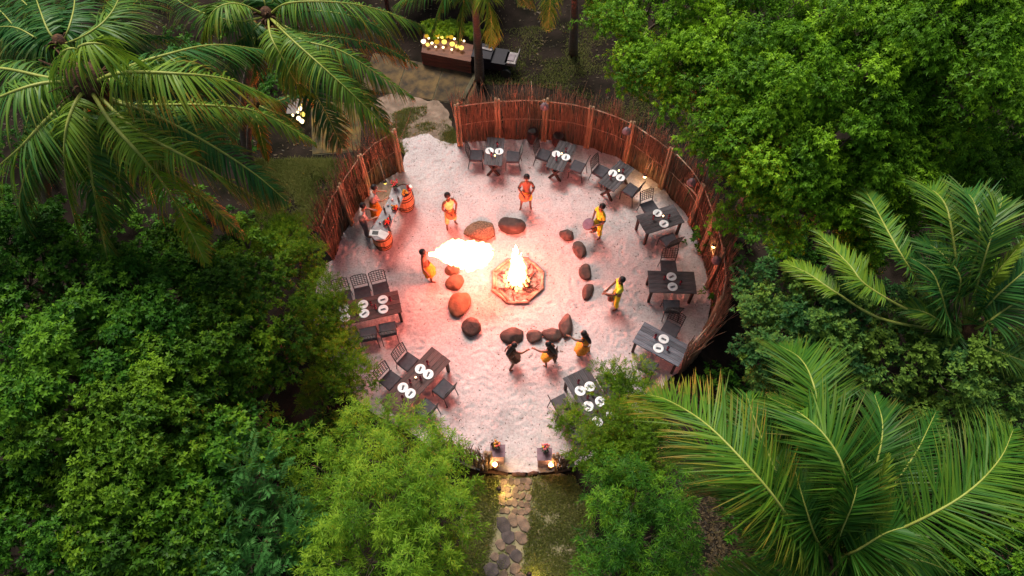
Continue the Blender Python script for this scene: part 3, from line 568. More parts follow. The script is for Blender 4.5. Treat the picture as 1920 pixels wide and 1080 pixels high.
# --- bamboo
G3 = 'clumps of light green bamboo'
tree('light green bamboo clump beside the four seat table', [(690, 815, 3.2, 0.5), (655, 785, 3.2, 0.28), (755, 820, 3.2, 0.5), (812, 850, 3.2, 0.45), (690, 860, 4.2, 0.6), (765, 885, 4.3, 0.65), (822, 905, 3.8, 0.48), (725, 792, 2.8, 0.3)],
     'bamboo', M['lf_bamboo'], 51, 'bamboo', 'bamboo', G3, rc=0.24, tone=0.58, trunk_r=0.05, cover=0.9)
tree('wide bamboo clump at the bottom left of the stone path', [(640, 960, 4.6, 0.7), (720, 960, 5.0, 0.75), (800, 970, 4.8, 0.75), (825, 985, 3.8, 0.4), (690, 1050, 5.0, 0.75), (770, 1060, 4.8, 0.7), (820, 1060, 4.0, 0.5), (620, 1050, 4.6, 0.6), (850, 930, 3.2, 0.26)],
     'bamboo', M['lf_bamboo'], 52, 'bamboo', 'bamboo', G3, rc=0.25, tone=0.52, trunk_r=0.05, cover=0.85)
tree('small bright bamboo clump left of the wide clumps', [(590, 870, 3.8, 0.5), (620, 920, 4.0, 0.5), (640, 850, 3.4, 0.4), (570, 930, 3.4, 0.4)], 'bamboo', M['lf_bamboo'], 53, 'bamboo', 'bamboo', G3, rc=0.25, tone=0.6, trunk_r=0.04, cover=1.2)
# --- olive, thin leaved shrubs lit by the fire
G4 = 'thin leaved shrubs at the edge of the sand'
tree('olive thin leaved shrub at the end of the left fence', [(500, 440, 2.9, 0.45), (530, 460, 3.1, 0.55), (575, 480, 2.7, 0.48), (545, 425, 2.9, 0.35), (520, 500, 2.6, 0.45), (590, 520, 2.0, 0.3), (470, 480, 2.2, 0.35), (555, 445, 2.9, 0.3)], 'fine', M['lf_olive'], 61, 'shrub', 'shrub', G4, rc=0.28, tone=0.55, trunk_r=0.05, cover=1.5, dens=1.2)
tree('olive shrub reaching over the six seat table', [(600, 555, 2.6, 0.46), (632, 590, 2.5, 0.42), (600, 640, 2.3, 0.42), (590, 610, 2.6, 0.45), (635, 625, 2.3, 0.35), (575, 580, 2.4, 0.35)], 'fine', M['lf_olive'], 62, 'shrub', 'shrub', G4, rc=0.27, tone=0.5, trunk_r=0.05, cover=1.5, dens=1.2)
tree('olive shrub in the corner between the six seat and four seat tables', [(640, 680, 2.4, 0.42), (620, 720, 2.4, 0.42), (672, 705, 2.2, 0.38), (650, 660, 2.2, 0.35), (600, 680, 2.2, 0.3), (650, 735, 2.0, 0.3)], 'fine', M['lf_olive'], 63, 'shrub', 'shrub', G4, rc=0.26, tone=0.52, trunk_r=0.05, cover=1.5, dens=1.2)
tree('small dark olive shrub in the hollow below the left shrubs', [(585, 745, 1.8, 0.28), (598, 720, 1.6, 0.2)], 'fine', M['lf_olive'], 66, 'shrub', 'shrub', G4, rc=0.22, tone=0.45, trunk_r=0.03)
tree('olive bushy tree half covering the near right table', [(1140, 710, 2.4, 0.36), (1190, 695, 2.0, 0.3), (1180, 740, 2.6, 0.42), (1080, 800, 2.2, 0.28), (1130, 830, 2.8, 0.38), (1190, 800, 3.2, 0.5), (1100, 850, 2.8, 0.45), (1160, 870, 3.2, 0.55), (1220, 850, 3.2, 0.5), (1230, 780, 2.8, 0.3), (1072, 770, 2.0, 0.2), (1150, 745, 2.5, 0.34), (1150, 790, 2.8, 0.34), (1050, 790, 2.0, 0.2), (1170, 770, 2.8, 0.34)],
     'fine', M['lf_olive'], 64, 'bushy_tree', 'tree', G4, rc=0.27, tone=0.42, trunk_r=0.07, cover=1.2, dens=1.15, base=(1150, 880))
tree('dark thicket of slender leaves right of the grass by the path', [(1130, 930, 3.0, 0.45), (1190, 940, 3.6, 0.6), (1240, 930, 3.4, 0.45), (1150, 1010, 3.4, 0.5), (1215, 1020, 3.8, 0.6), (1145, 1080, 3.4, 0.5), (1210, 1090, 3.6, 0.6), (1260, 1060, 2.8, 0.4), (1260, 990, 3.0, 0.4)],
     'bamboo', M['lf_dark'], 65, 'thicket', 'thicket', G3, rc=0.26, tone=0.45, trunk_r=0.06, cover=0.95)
# dark understorey between the trunks, one mass nobody could count
def understorey():
    r = np.random.default_rng(90); cl = []
    for px0, px1, py0, py1, n in ((0, 480, 380, 1080, 120), (1300, 1920, 60, 560, 110), (1320, 1920, 700, 1080, 60), (480, 640, 780, 1080, 20), (0, 560, -20, 330, 60)):
        for _ in range(n):
            q = np.array(P(r.uniform(px0, px1), r.uniform(py0, py1), 0.3)); q[2] = r.uniform(0.1, 0.9)
            if 1300 < px0 < 1330 and q[0] < 5.5: continue
            cl.append((q, r.uniform(0.3, 0.55), q - np.array([0, 0, 0.4])))
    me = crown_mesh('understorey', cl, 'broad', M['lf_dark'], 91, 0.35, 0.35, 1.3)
    tag(ob('undergrowth_plants', me), 'dark low leafy undergrowth beneath the trees', 'undergrowth', kind='stuff')
understorey()

# ================================================================== PALMS
def frond(root, pts, Lmax=0.85, n=85, droop=0.5, vee=0.2, tone=0.5, m='lf_palm', dryamt=0.25, t0=0.16, seed=0, w=0.024, o=Vector((0, 0, 0)), endL=0.35, rr=0.03, world=False):
    r = np.random.default_rng(seed); ctr = [np.array((Vector(q) if world else P(*q)) - o) for q in pts]
    pl = smooth_line(ctr, 26); b = MB()
    b.tube([tuple(p) for p in pl], [rr * (1 - 0.85 * (i / 25)) for i in range(26)], 6)
    fo = b.build('frond', M['rachis'], root, True)
    t = np.linspace(t0, 0.995, n); x = t * 25; i = np.minimum(x.astype(int), 24); f = (x - i)[:, None]
    p = pl[i] * (1 - f) + pl[i + 1] * f; T = norm(pl[np.minimum(i + 1, 25)] - pl[np.maximum(i - 1, 0)])
    S = norm(np.cross(T, np.array([0, 0, 1.0]))); N = np.cross(S, T)
    N = N * np.sign(N[:, 2:3] + 1e-6)
    tt = (t - t0) / (1 - t0)
    prof = np.clip(np.sin(PI * np.clip(0.16 + 0.62 * tt, 0, 1)) ** 0.8, 0.2, 1) * (1 - (1 - endL) * np.clip((tt - 0.72) / 0.28, 0, 1) ** 1.6)
    VV = []; FF = []; TI = []; DR = []; off = 0
    for sgn in (-1, 1):
        bt = np.radians((84 - 46 * tt if droop > 1 else 72 - 48 * tt) + r.normal(0, 5, n)); g = vee + r.normal(0, 0.12, n)
        D = T * np.cos(bt)[:, None] + (S * sgn * np.cos(g)[:, None] + N * np.sin(g)[:, None]) * np.sin(bt)[:, None]
        D = norm(D); L = Lmax * prof * r.uniform(0.82, 1.08, n) * np.where(r.uniform(0, 1, n) < 0.06, 0.6, 1)
        K = 5; q = p.copy(); d = D.copy(); rows = []; Wd = norm(T - D * np.sum(T * D, 1, keepdims=True)); tw = r.normal(0, 0.35, n)
        Wd = norm(Wd * np.cos(tw)[:, None] + np.cross(D, Wd) * np.sin(tw)[:, None])
        dr = droop * r.uniform(0.7, 1.4, n)
        for k in range(K + 1):
            ww = w * [0.55, 1.0, 0.95, 0.75, 0.45, 0.04][k] * r.uniform(0.9, 1.1)
            rows.append((q - Wd * ww, q + Wd * ww))
            d = d.copy(); d[:, 2] -= dr * (0.25 + 0.75 * k / K) / K * 1.8; d = norm(d); q = q + d * (L / K)[:, None]
            Wd = norm(Wd - d * np.sum(Wd * d, 1, keepdims=True))
        A = np.stack([np.stack(x_, 1) for x_ in rows], 1)     # n,K+1,2,3
        V = A.reshape(-1, 3); base = (np.arange(n) * (K + 1) * 2)[:, None]
        ti = np.clip(tone + r.normal(0, 0.13, n), 0, 1); dd = np.clip(r.normal(dryamt, 0.35, n), 0, 1) * np.clip(0.35 + tt, 0, 1)
        for k in range(K):
            F = base + np.array([k * 2, k * 2 + 1, k * 2 + 3, k * 2 + 2]); FF.append(F + off)
            TI.append(ti + 0.10 * (1 - k / K)); DR.append(np.clip(dd * (0.0 if k < 2 else (k - 1) / 2.0) * dryamt * 2.2, 0, 0.85))
        VV.append(V); off += len(V)
    me = mesh_np('leaflets', np.concatenate(VV), np.concatenate(FF), M[m], np.concatenate(TI), np.concatenate(DR))
    lo = ob('leaflets', me, fo); lo['kind'] = 'stuff'
    return fo
def palm(label, crown, base, fronds, seed, group='coconut palms', nuts=0, tr=0.15, m='lf_palm', husk=0.28, **kw):
    C = P(*crown); B = P(*base); t = thing('palm_tree', label, 'palm tree', B, 0, group); c = C - B
    b = MB(); q = smooth_line([(0, 0, -0.1), (c.x * 0.25, c.y * 0.2, c.z * 0.4), (c.x * 0.7, c.y * 0.7, c.z * 0.8), tuple(c)], 14)
    b.tube([tuple(x) for x in q], [tr * (1.25 - 0.5 * min(1, i / 5) + (0.06 if i % 2 else 0)) for i in range(14)], 9); b.build('trunk', M['palmbark'], t, True)
    b = MB(); b.ball(tuple(c), husk, 10, 8, 1.3)
    for k in range(34):
        w = random.uniform(0, 2 * PI); e = random.uniform(-0.3, 0.9); d = Vector((math.cos(w) * math.cos(e), math.sin(w) * math.cos(e), math.sin(e)))
        p0 = c + d * husk * 0.7; p1 = c + d * random.uniform(0.4, 0.65) * (husk / 0.28) + Vector((0, 0, -0.06)); b.tube([p0, (p0 + p1) / 2 + Vector((0, 0, 0.05)), p1], [0.035, 0.025, 0.01], 4)
    b.build('crown_husk', M['husk'], t, True)
    for k in range(nuts):
        w = random.uniform(PI, 2 * PI); b = MB(); b.ball((0, 0, 0), 0.10, 10, 7, 1.15)
        b.build('coconut', M['coco'], t, True, loc=(c.x + math.cos(w) * 0.38, c.y + math.sin(w) * 0.36, c.z - random.uniform(0.05, 0.25)))
    rf = random.Random(seed + 50); fronds = list(fronds)
    for k in range(kw.pop('fill', 0)):
        w = rf.uniform(0, 2 * PI); L_ = rf.uniform(2.4, 3.4); zz = crown[2]; pts_ = []
        for u, dz in ((.3, -.2), (.6, -.8), (.85, -1.6), (1, -2.4)):
            q = C + Vector((math.cos(w) * L_ * u, math.sin(w) * L_ * u, dz - .3)); pts_.append(tuple(q))
        fronds.append(('W', pts_, dict(tone=rf.uniform(.1, .45), Lmax=rf.uniform(.75, 1.0))))
    for k, fr in enumerate(fronds):
        if fr[0] == 'W':
            d = dict(kw); d.update(fr[2]); d.setdefault('m', m); frond(t, [tuple(C - Vector((0, 0, .3)))] + fr[1], seed=seed * 100 + k, o=B, world=True, **d); continue
        d = dict(kw); pts = fr
        if isinstance(fr, tuple): pts, ex = fr; d.update(ex)
        d.setdefault('m', m)
        frond(t, [crown] + list(pts), seed=seed * 100 + k, o=B, **d)
    return t
# palm A: big palm, upper left
HG = dict(droop=1.45, vee=-0.12, dryamt=0.24, Lmax=1.0, n=112, w=0.017)
palm('big coconut palm with a brown husk crown at the upper left', (165, 160, 9.3), (130, 470), [
    ([(225, 137, 9.75), (330, 138, 9.8), (430, 150, 9.2), (515, 185, 8.0)], dict(tone=0.79, Lmax=1.25, dryamt=0.5)),
    ([(235, 128, 9.6), (310, 103, 9.7), (400, 84, 9.2), (490, 92, 8.3)], dict(tone=0.42, dryamt=0.15)),
    ([(205, 225, 9.4), (262, 290, 9.0), (310, 350, 8.0), (350, 420, 6.9), (385, 492, 6.0)], dict(tone=0.90, Lmax=0.85, dryamt=0.4)),
    ([(250, 240, 9.0), (340, 290, 8.6), (420, 335, 7.6), (503, 388, 6.4)], dict(tone=0.72, dryamt=0.45, Lmax=0.8)),
    ([(230, 245, 8.8), (300, 305, 8.2), (380, 370, 7.0), (455, 440, 5.8)], dict(tone=0.67, dryamt=0.7, Lmax=0.7)),
    ([(138, 200, 9.5), (122, 260, 9.2), (126, 350, 8.2), (150, 450, 6.8)], dict(tone=0.85, Lmax=0.8, droop=1.0)),
    ([(160, 240, 9.0), (172, 330, 8.4), (190, 430, 7.0), (215, 545, 5.6)], dict(tone=0.57, Lmax=0.8, droop=1.1)),
    ([(90, 222, 9.3), (40, 275, 9.0), (-20, 330, 8.2), (-90, 420, 7.0)], dict(tone=0.59, Lmax=1.15, droop=1.2)),
    ([(90, 155, 9.6), (10, 178, 9.6), (-70, 220, 8.8), (-140, 300, 7.6)], dict(tone=0.62, Lmax=1.2, droop=1.3)),
    ([(85, 145, 9.4), (0, 128, 9.4), (-90, 130, 8.8), (-160, 160, 8.0)], dict(tone=0.52)),
    ([(150, 110, 10.3), (152, 86, 10.8), (195, 84, 10.7), (245, 112, 9.9)], dict(tone=0.90, Lmax=1.0, droop=2.2, n=55, t0=0.3, dryamt=0.02, endL=0.8)),
    ([(150, 112, 10.1), (140, 92, 10.5), (115, 100, 10.4), (95, 140, 9.4)], dict(tone=0.77, Lmax=0.9, droop=2.2, n=45, t0=0.3, dryamt=0.02, endL=0.7)),
    ([(240, 195, 8.6), (380, 197, 8.0), (490, 212, 7.2), (592, 268, 6.0)], dict(tone=0.72, Lmax=0.75, dryamt=0.3)),
    ([(250, 210, 8.3), (340, 240, 7.8), (400, 290, 6.8)], dict(tone=0.37, Lmax=0.8)),
    ([(120, 215, 8.6), (70, 300, 7.8), (30, 400, 6.6)], dict(tone=0.42, Lmax=0.9)),
    ([(185, 225, 8.4), (215, 300, 7.8), (235, 400, 6.6)], dict(tone=0.47, Lmax=0.85)),
], 1, nuts=7, husk=0.38, rr=0.045, fill=4, **HG)
# palm C: crown just behind, top left corner
palm('dark coconut palm in the top left corner behind the big palm', (115, 85, 8.6), (90, 330), [
    ([(92, 60, 8.9), (72, 10, 8.9), (50, -60, 8.3)], dict(tone=0.4)),
    ([(75, 75, 8.8), (20, 50, 8.8), (-60, 60, 8.0)], dict(tone=0.3)),
    ([(160, 66, 9.0), (200, 35, 9.1), (225, -10, 8.9), (240, -80, 8.0)], dict(tone=0.6, droop=1.0)),
    ([(170, 72, 8.9), (215, 40, 9.0), (270, -10, 8.6), (330, -50, 7.8)], dict(tone=0.5, droop=1.2)),
    ([(130, 50, 8.9), (140, 0, 8.8), (135, -60, 8.2)], dict(tone=0.3)),
    ([(60, 100, 8.4), (0, 100, 8.0), (-70, 140, 7.2)], dict(tone=0.3)),
    ([(185, 85, 8.6), (250, 65, 8.4), (330, 70, 7.4)], dict(tone=0.25)),
    ([(85, 45, 8.8), (30, -10, 8.6), (-30, -60, 8.0)], dict(tone=0.35)),
    ([(200, 90, 8.2), (270, 100, 7.8), (340, 130, 7.0)], dict(tone=0.2)),
    ([(60, 85, 8.6), (0, 20, 8.5), (-60, -20, 8.0)], dict(tone=0.3)),
], 2, husk=0.2, fill=6, **HG)
# palm B: leaning palm, top centre left
palm('leaning coconut palm whose long fronds reach toward the gap in the fence', (502, 30, 7.2), (470, 325), [
    ([(545, 72, 7.5), (610, 130, 7.3), (675, 190, 6.6), (742, 258, 5.2)], dict(tone=0.66, Lmax=0.95, dryamt=0.3)),
    ([(560, 72, 7.4), (640, 96, 7.2), (710, 140, 6.5), (775, 182, 5.6)], dict(tone=0.5, Lmax=0.8, dryamt=0.4)),
    ([(508, 68, 7.5), (530, 110, 7.2), (556, 155, 6.6), (585, 178, 5.8)], dict(tone=0.8, Lmax=0.7, droop=1.0, dryamt=0.2)),
    ([(450, 8, 7.8), (412, 12, 8.0), (388, 40, 7.7), (375, 85, 6.9)], dict(tone=0.72, Lmax=0.85, droop=1.0, dryamt=0.2)),
    ([(540, 6, 7.7), (630, 4, 7.7), (710, 18, 7.1), (795, 48, 6.2)], dict(tone=0.55, Lmax=1.1, dryamt=0.2)),
    ([(560, 60, 7.0), (650, 72, 6.8), (720, 88, 6.2), (782, 122, 5.4)], dict(tone=0.3, Lmax=0.7, dryamt=0.9)),
    ([(570, 20, 7.2), (650, 28, 7.0), (715, 55, 6.4), (765, 105, 5.4)], dict(tone=0.3, Lmax=0.9, dryamt=0.7)),
    ([(450, 40, 7.5), (400, 30, 7.5), (340, 5, 7.2), (290, -40, 6.6)], dict(tone=0.45, Lmax=0.9)),
    ([(470, 60, 7.2), (430, 85, 6.8), (370, 95, 6.0)], dict(tone=0.25, Lmax=0.8)),
    ([(520, -10, 7.6), (580, -40, 7.6), (660, -50, 7.0), (740, -20, 6.2)], dict(tone=0.5)),
    ([(490, -10, 7.6), (450, -60, 7.4)], dict(tone=0.4)),
    ([(480, 70, 6.8), (478, 120, 6.2), (470, 160, 5.4)], dict(tone=0.4, Lmax=0.6, dryamt=0.6)),
], 3, nuts=3, husk=0.2, fill=3, **HG)
palm('small low palm with one dry orange frond under the leaning palm', (480, 195, 4.6), (480, 345), [
    ([(482, 225, 4.5), (490, 260, 4.0), (500, 300, 3.3)], dict(tone=0.7, Lmax=0.45, droop=0.9, dryamt=0.8)),
    ([(500, 205, 4.6), (540, 222, 4.2), (575, 262, 3.4)], dict(tone=0.5, Lmax=0.5)),
    ([(450, 215, 4.4), (430, 250, 3.8)], dict(tone=0.4, Lmax=0.5)),
    ([(520, 190, 4.6), (560, 175, 4.4), (590, 190, 4.0)], dict(tone=0.4, Lmax=0.5, dryamt=0.8)),
], 9, tr=0.1, husk=0.16, droop=1.4, vee=-0.1, n=45)
# palm D, E : top centre
palm('palm hanging over the lamp lit planter at the top centre', (880, -75, 7.6), (900, 150), [
    ([(845, -30, 7.7), (822, 20, 7.0), (806, 76, 6.0)], dict(tone=0.55, Lmax=0.6)),
    ([(872, -25, 7.7), (867, 20, 7.1), (860, 82, 6.0)], dict(tone=0.6, Lmax=0.6)),
    ([(905, -25, 7.8), (920, 20, 7.2), (922, 86, 6.0)], dict(tone=0.9, Lmax=0.7, dryamt=0.35, m='lf_palmy')),
    ([(820, -50, 7.6), (780, -20, 7.2), (740, 10, 6.4)], dict(tone=0.5)),
    ([(940, -50, 7.6), (975, -20, 7.0), (985, 10, 6.2)], dict(tone=0.5, Lmax=0.6)),
], 4, husk=0.2, droop=1.0, vee=-0.05, Lmax=0.8, n=95, w=0.016, dryamt=0.15)
palm('palm with just a few frond tips in view at the top right of centre', (1065, -95, 7.6), (1075, 100), [
    ([(1040, -45, 7.6), (1032, 5, 6.8), (1028, 55, 5.8)], dict(tone=0.7, Lmax=0.6)),
    ([(1090, -50, 7.6), (1108, -5, 6.9), (1116, 34, 6.1)], dict(tone=0.6, Lmax=0.55)),
    ([(1010, -60, 7.4), (990, -20, 6.8), (1000, 15, 6.1)], dict(tone=0.6, Lmax=0.5)),
    ([(1120, -80, 7.6), (1180, -60, 7.0), (1220, -20, 6.4)], dict(tone=0.5)),
], 5, droop=0.9, vee=0.0, Lmax=0.7, n=85, w=0.016, dryamt=0.15)
# palm F: near palm bottom right
UP = dict(droop=0.30, vee=0.2, n=185, w=0.0125, t0=0.08, dryamt=0.12, rr=0.028)
palm('large near palm with wide arching fronds in the lower right', (1556, 1048, 7.2), (1700, 1090), [
    ([(1490, 985, 8.3), (1430, 905, 9.0), (1330, 800, 8.9), (1255, 752, 8.2), (1215, 740, 7.7)], dict(tone=0.62, Lmax=1.05, dryamt=0.35)),
    ([(1482, 985, 7.9), (1412, 896, 8.2), (1335, 848, 7.8), (1250, 838, 7.0)], dict(tone=0.55, Lmax=0.99)),
    ([(1581, 961, 8.5), (1583, 885, 9.1), (1550, 821, 9.3), (1500, 775, 9.0), (1440, 745, 8.4)], dict(tone=0.5, Lmax=0.93)),
    ([(1560, 930, 8.0), (1545, 810, 8.8), (1524, 717, 8.9), (1500, 672, 8.6), (1462, 648, 8.1)], dict(tone=0.5, Lmax=0.93, t0=0.3)),
    ([(1640, 965, 7.9), (1685, 897, 8.2), (1722, 840, 8.1), (1755, 772, 7.6)], dict(tone=0.25, Lmax=0.77)),
    ([(1625, 1020, 8.0), (1747, 964, 8.9), (1825, 914, 9.1), (1877, 857, 8.9), (1900, 805, 8.5)], dict(tone=0.55, Lmax=1.10)),
    ([(1520, 1058, 7.5), (1470, 1040, 7.7), (1430, 1020, 7.6), (1392, 1004, 7.2)], dict(tone=0.62, Lmax=0.45, n=60)),
    ([(1600, 980, 8.2), (1640, 880, 8.9), (1655, 800, 9.1), (1640, 740, 8.8)], dict(tone=0.3, Lmax=0.66)),
    ([(1620, 1000, 8.2), (1645, 930, 8.9), (1662, 855, 9.3)], dict(tone=0.95, Lmax=0.35, m='lf_palmy', droop=0.1, vee=0.9, n=60)),
    ([(1575, 1000, 8.2), (1600, 940, 8.8), (1612, 880, 9.0)], dict(tone=0.4, Lmax=0.60, vee=0.5)),
    ([(1530, 1010, 8.0), (1510, 950, 8.5), (1490, 880, 8.6)], dict(tone=0.35, Lmax=0.70)),
    ([(1600, 1035, 8.0), (1660, 1000, 8.5), (1710, 985, 8.6)], dict(tone=0.4, Lmax=0.70)),
    ([(1640, 1050, 7.6), (1720, 1050, 7.6), (1790, 1075, 6.8)], dict(tone=0.35, Lmax=0.88, droop=1.2)),
    ([(1500, 1090, 7.2), (1420, 1100, 6.8), (1340, 1090, 6.2)], dict(tone=0.6, Lmax=0.77)),
    ([(1600, 1110, 7.0), (1650, 1150, 6.6)], dict(tone=0.4)),
    ([(1500, 1020, 7.6), (1440, 960, 7.6), (1380, 920, 7.0), (1300, 905, 6.2)], dict(tone=0.35, Lmax=0.99)),
    ([(1510, 1000, 8.0), (1462, 900, 8.4), (1420, 800, 8.2), (1400, 740, 7.8)], dict(tone=0.42, Lmax=0.88)),
], 6, m='lf_palmn', husk=0.17, **UP)
palm('upright palm on the right rising behind the leafy trees', (1812, 625, 5.6), (1850, 700), [
    ([(1745, 560, 6.4), (1690, 478, 7.2), (1643, 393, 7.0), (1620, 352, 6.7)], dict(tone=0.6, Lmax=0.55, t0=0.35)),
    ([(1720, 590, 6.1), (1627, 537, 6.6), (1590, 494, 6.6), (1525, 428, 6.1)], dict(tone=0.75, Lmax=0.6, t0=0.4)),
    ([(1660, 600, 6.0), (1570, 550, 6.2), (1515, 513, 6.0), (1470, 492, 5.6)], dict(tone=0.85, Lmax=0.45, t0=0.5)),
    ([(1800, 540, 6.7), (1784, 430, 7.5), (1772, 383, 7.6), (1748, 357, 7.4), (1725, 353, 7.1)], dict(tone=0.65, Lmax=0.85)),
    ([(1815, 535, 6.8), (1834, 467, 7.6), (1837, 417, 7.9), (1822, 372, 7.9), (1800, 355, 7.6)], dict(tone=0.45, Lmax=0.85)),
    ([(1830, 540, 6.8), (1850, 470, 7.6), (1870, 410, 8.0), (1880, 370, 8.0)], dict(tone=0.6, Lmax=0.7)),
    ([(1780, 600, 6.2), (1764, 550, 6.8), (1745, 508, 7.0), (1695, 476, 6.7)], dict(tone=0.3, Lmax=0.8)),
    ([(1775, 610, 6.1), (1737, 587, 6.3), (1695, 575, 6.0)], dict(tone=0.6, Lmax=0.5)),
    ([(1850, 575, 6.5), (1877, 547, 6.9), (1925, 505, 7.2), (1980, 450, 7.0)], dict(tone=0.35, Lmax=0.8)),
    ([(1850, 605, 6.3), (1885, 580, 6.6), (1940, 545, 6.6), (1990, 510, 6.3)], dict(tone=0.4, Lmax=0.9, droop=0.8)),
    ([(1840, 560, 6.6), (1870, 510, 7.3), (1922, 450, 7.7)], dict(tone=0.98, Lmax=0.3, m='lf_palmy', droop=0.1, vee=0.8)),
    ([(1850, 650, 5.9), (1900, 670, 5.8), (1960, 690, 5.4)], dict(tone=0.55, Lmax=0.6)),
    ([(1790, 580, 6.3), (1800, 520, 7.0), (1760, 470, 7.1), (1720, 450, 6.8)], dict(tone=0.35, Lmax=0.8)),
    ([(1790, 640, 5.8), (1770, 680, 5.4), (1760, 720, 4.8)], dict(tone=0.3, Lmax=0.8, droop=1.0)),
], 7, m='lf_palm', droop=0.35, vee=0.25, n=110, w=0.0155, dryamt=0.1, rr=0.035)

# ================================================================== FENCES
def stick_mesh(seed):
    r = random.Random(seed); b = MB(); h = r.uniform(2.15, 2.6)
    b.tube([(0, 0, 0), (r.uniform(-.03, .03), r.uniform(-.02, .02), h * .45), (r.uniform(-.05, .05), r.uniform(-.03, .03), h * .8), (r.uniform(-.09, .09), r.uniform(-.06, .06), h)],
           [0.017, 0.016, 0.013, 0.006], 5)
    return b.mesh('stick', M['stick'], True)
STICKS = [stick_mesh(k) for k in range(10)]
def polyline(pts):
    p = smooth_line(pts, 200); s = np.concatenate([[0], np.cumsum(np.linalg.norm(np.diff(p, axis=0), axis=1))])
    def at(d):
        d = min(max(d, 0), s[-1] - 1e-6); i = max(0, int(np.searchsorted(s, d)) - 1); i = min(i, len(p) - 2); f = (d - s[i]) / (s[i + 1] - s[i] + 1e-9)
        q = p[i] * (1 - f) + p[i + 1] * f; t = p[i + 1] - p[i]; return q, t / np.linalg.norm(t)
    return at, s[-1]
def fence(label, base_px, posts_px, seed, height=1.0, nlay=2, splay=0.04, inward=1):
    r = random.Random(seed); pts = [np.array(P(*q)) for q in base_px]; at, Ln = polyline(pts)
    t = thing('brushwood_fence', label, 'fence', tuple(pts[0]), 0, 'brushwood fences round the sand'); o = pts[0]
    sp = 0.030; n = int(Ln / sp)
    allp = [(lay, k) for lay in range(nlay) for k in range(n)]
    single = set(((0, int(k)) for k in np.linspace(0, n - 1, min(290, n))))
    if len(single) < 290: single |= set((1, int(k)) for k in np.linspace(0, n - 1, min(290 - len(single), n)))
    V = []; F = []; nv = 0
    for lay, k in allp:
        q, T = at(k * sp + r.uniform(-0.015, 0.015)); nrm = np.array([T[1], -T[0], 0]) * inward
        q = q - o + nrm * ((lay - 0.5) * 0.05 + r.uniform(-0.02, 0.02)); h = r.uniform(0.82, 1.08) * height * (1.15 if r.random() < 0.08 else 1) * (0.93 + 0.09 * math.sin(k * 0.11) + 0.05 * math.sin(k * 0.31 + 1))
        lean = r.gauss(0, splay) + 0.05 * math.sin(k * 0.09); lean2 = r.gauss(0, splay * 0.6)
        if (lay, k) in single:
            s = ob('stick', STICKS[r.randrange(10)], t, tuple(q)); s.scale = (1.0, 1.0, h)
            ax = T * lean + nrm * lean2; s.rotation_euler = (-ax[1], ax[0], r.uniform(0, 6.28)) if False else (-ax[1], ax[0], 0)
        else:
            hh = 2.35 * h; w = r.uniform(0.009, 0.018); top = q + np.array([0, 0, hh]) + (T * lean + nrm * lean2) * hh; mid = (q + top) / 2 + T * r.gauss(0, 0.02) + nrm * r.gauss(0, 0.012)
            for (c, ww) in ((q, w), (mid, w), (top, w * 0.4)):
                for e in range(4):
                    a = e * PI / 2 + k; V.append((c[0] + math.cos(a) * ww, c[1] + math.sin(a) * ww, c[2]))
            for l in range(2):
                for e in range(4): F.append((nv + l * 4 + e, nv + l * 4 + (e + 1) % 4, nv + l * 4 + 4 + (e + 1) % 4, nv + l * 4 + 4 + e))
            F.append((nv + 8, nv + 9, nv + 10, nv + 11)); nv += 12
    for k in range(int(Ln / 0.045)):
        q, T = at(k * .045 + r.uniform(-.02, .02)); nrm = np.array([T[1], -T[0], 0]) * inward; q = q - o - nrm * r.uniform(.02, .09); z0 = r.uniform(.4, 1.3) * height; z1 = r.uniform(1.9, 2.65) * height
        le = r.gauss(0, .13 + splay); lo_ = -abs(r.gauss(0, .10 + splay * .5)); a_ = q + np.array([0, 0, z0]); top = q + np.array([0, 0, z1]) + T * le * (z1 - z0) + nrm * lo_ * (z1 - z0); mid = (a_ + top) / 2 + T * r.gauss(0, .03); w = r.uniform(.009, .016)
        for (c, ww) in ((a_, w), (mid, w), (top, w * .35)):
            for e in range(4):
                a = e * PI / 2 + k; V.append((c[0] + math.cos(a) * ww, c[1] + math.sin(a) * ww, c[2]))
        for l in range(2):
            for e in range(4): F.append((nv + l * 4 + e, nv + l * 4 + (e + 1) % 4, nv + l * 4 + 4 + (e + 1) % 4, nv + l * 4 + 4 + e))
        F.append((nv + 8, nv + 9, nv + 10, nv + 11)); nv += 12
    if F: ob('stick_infill', mesh_np('stick_infill', V, F, M['stickmix']), t)['kind'] = 'stuff'
    post_p = []
    for pp in posts_px:
        q = np.array(P(*pp)); dbl = len(pp) == 2
        d = min(range(0, 400), key=lambda i: np.linalg.norm(at(i / 400 * Ln)[0] - q)); c, T = at(d / 400 * Ln); nrm = np.array([T[1], -T[0], 0]) * inward
        for e in (-0.055, 0.055):
            cc_ = c - o + nrm * 0.11 + T * e; b = MB(); b.tube([(0, 0, 0), (0.01, 0, 1.0), (0, 0.01, 2.0 * height + r.uniform(0, 0.1))], [0.052, 0.05, 0.045], 8)
            b.build('post', M['post'], t, True, loc=tuple(cc_))
        for e in (-0.09, 0.09):
            b = MB(); b.ball((0, 0, 0.02), 0.05, 8, 5); b.build('footing', M['candle'], t, True, loc=tuple(c - o + nrm * 0.19 + T * e))
        post_p.append((c, nrm))
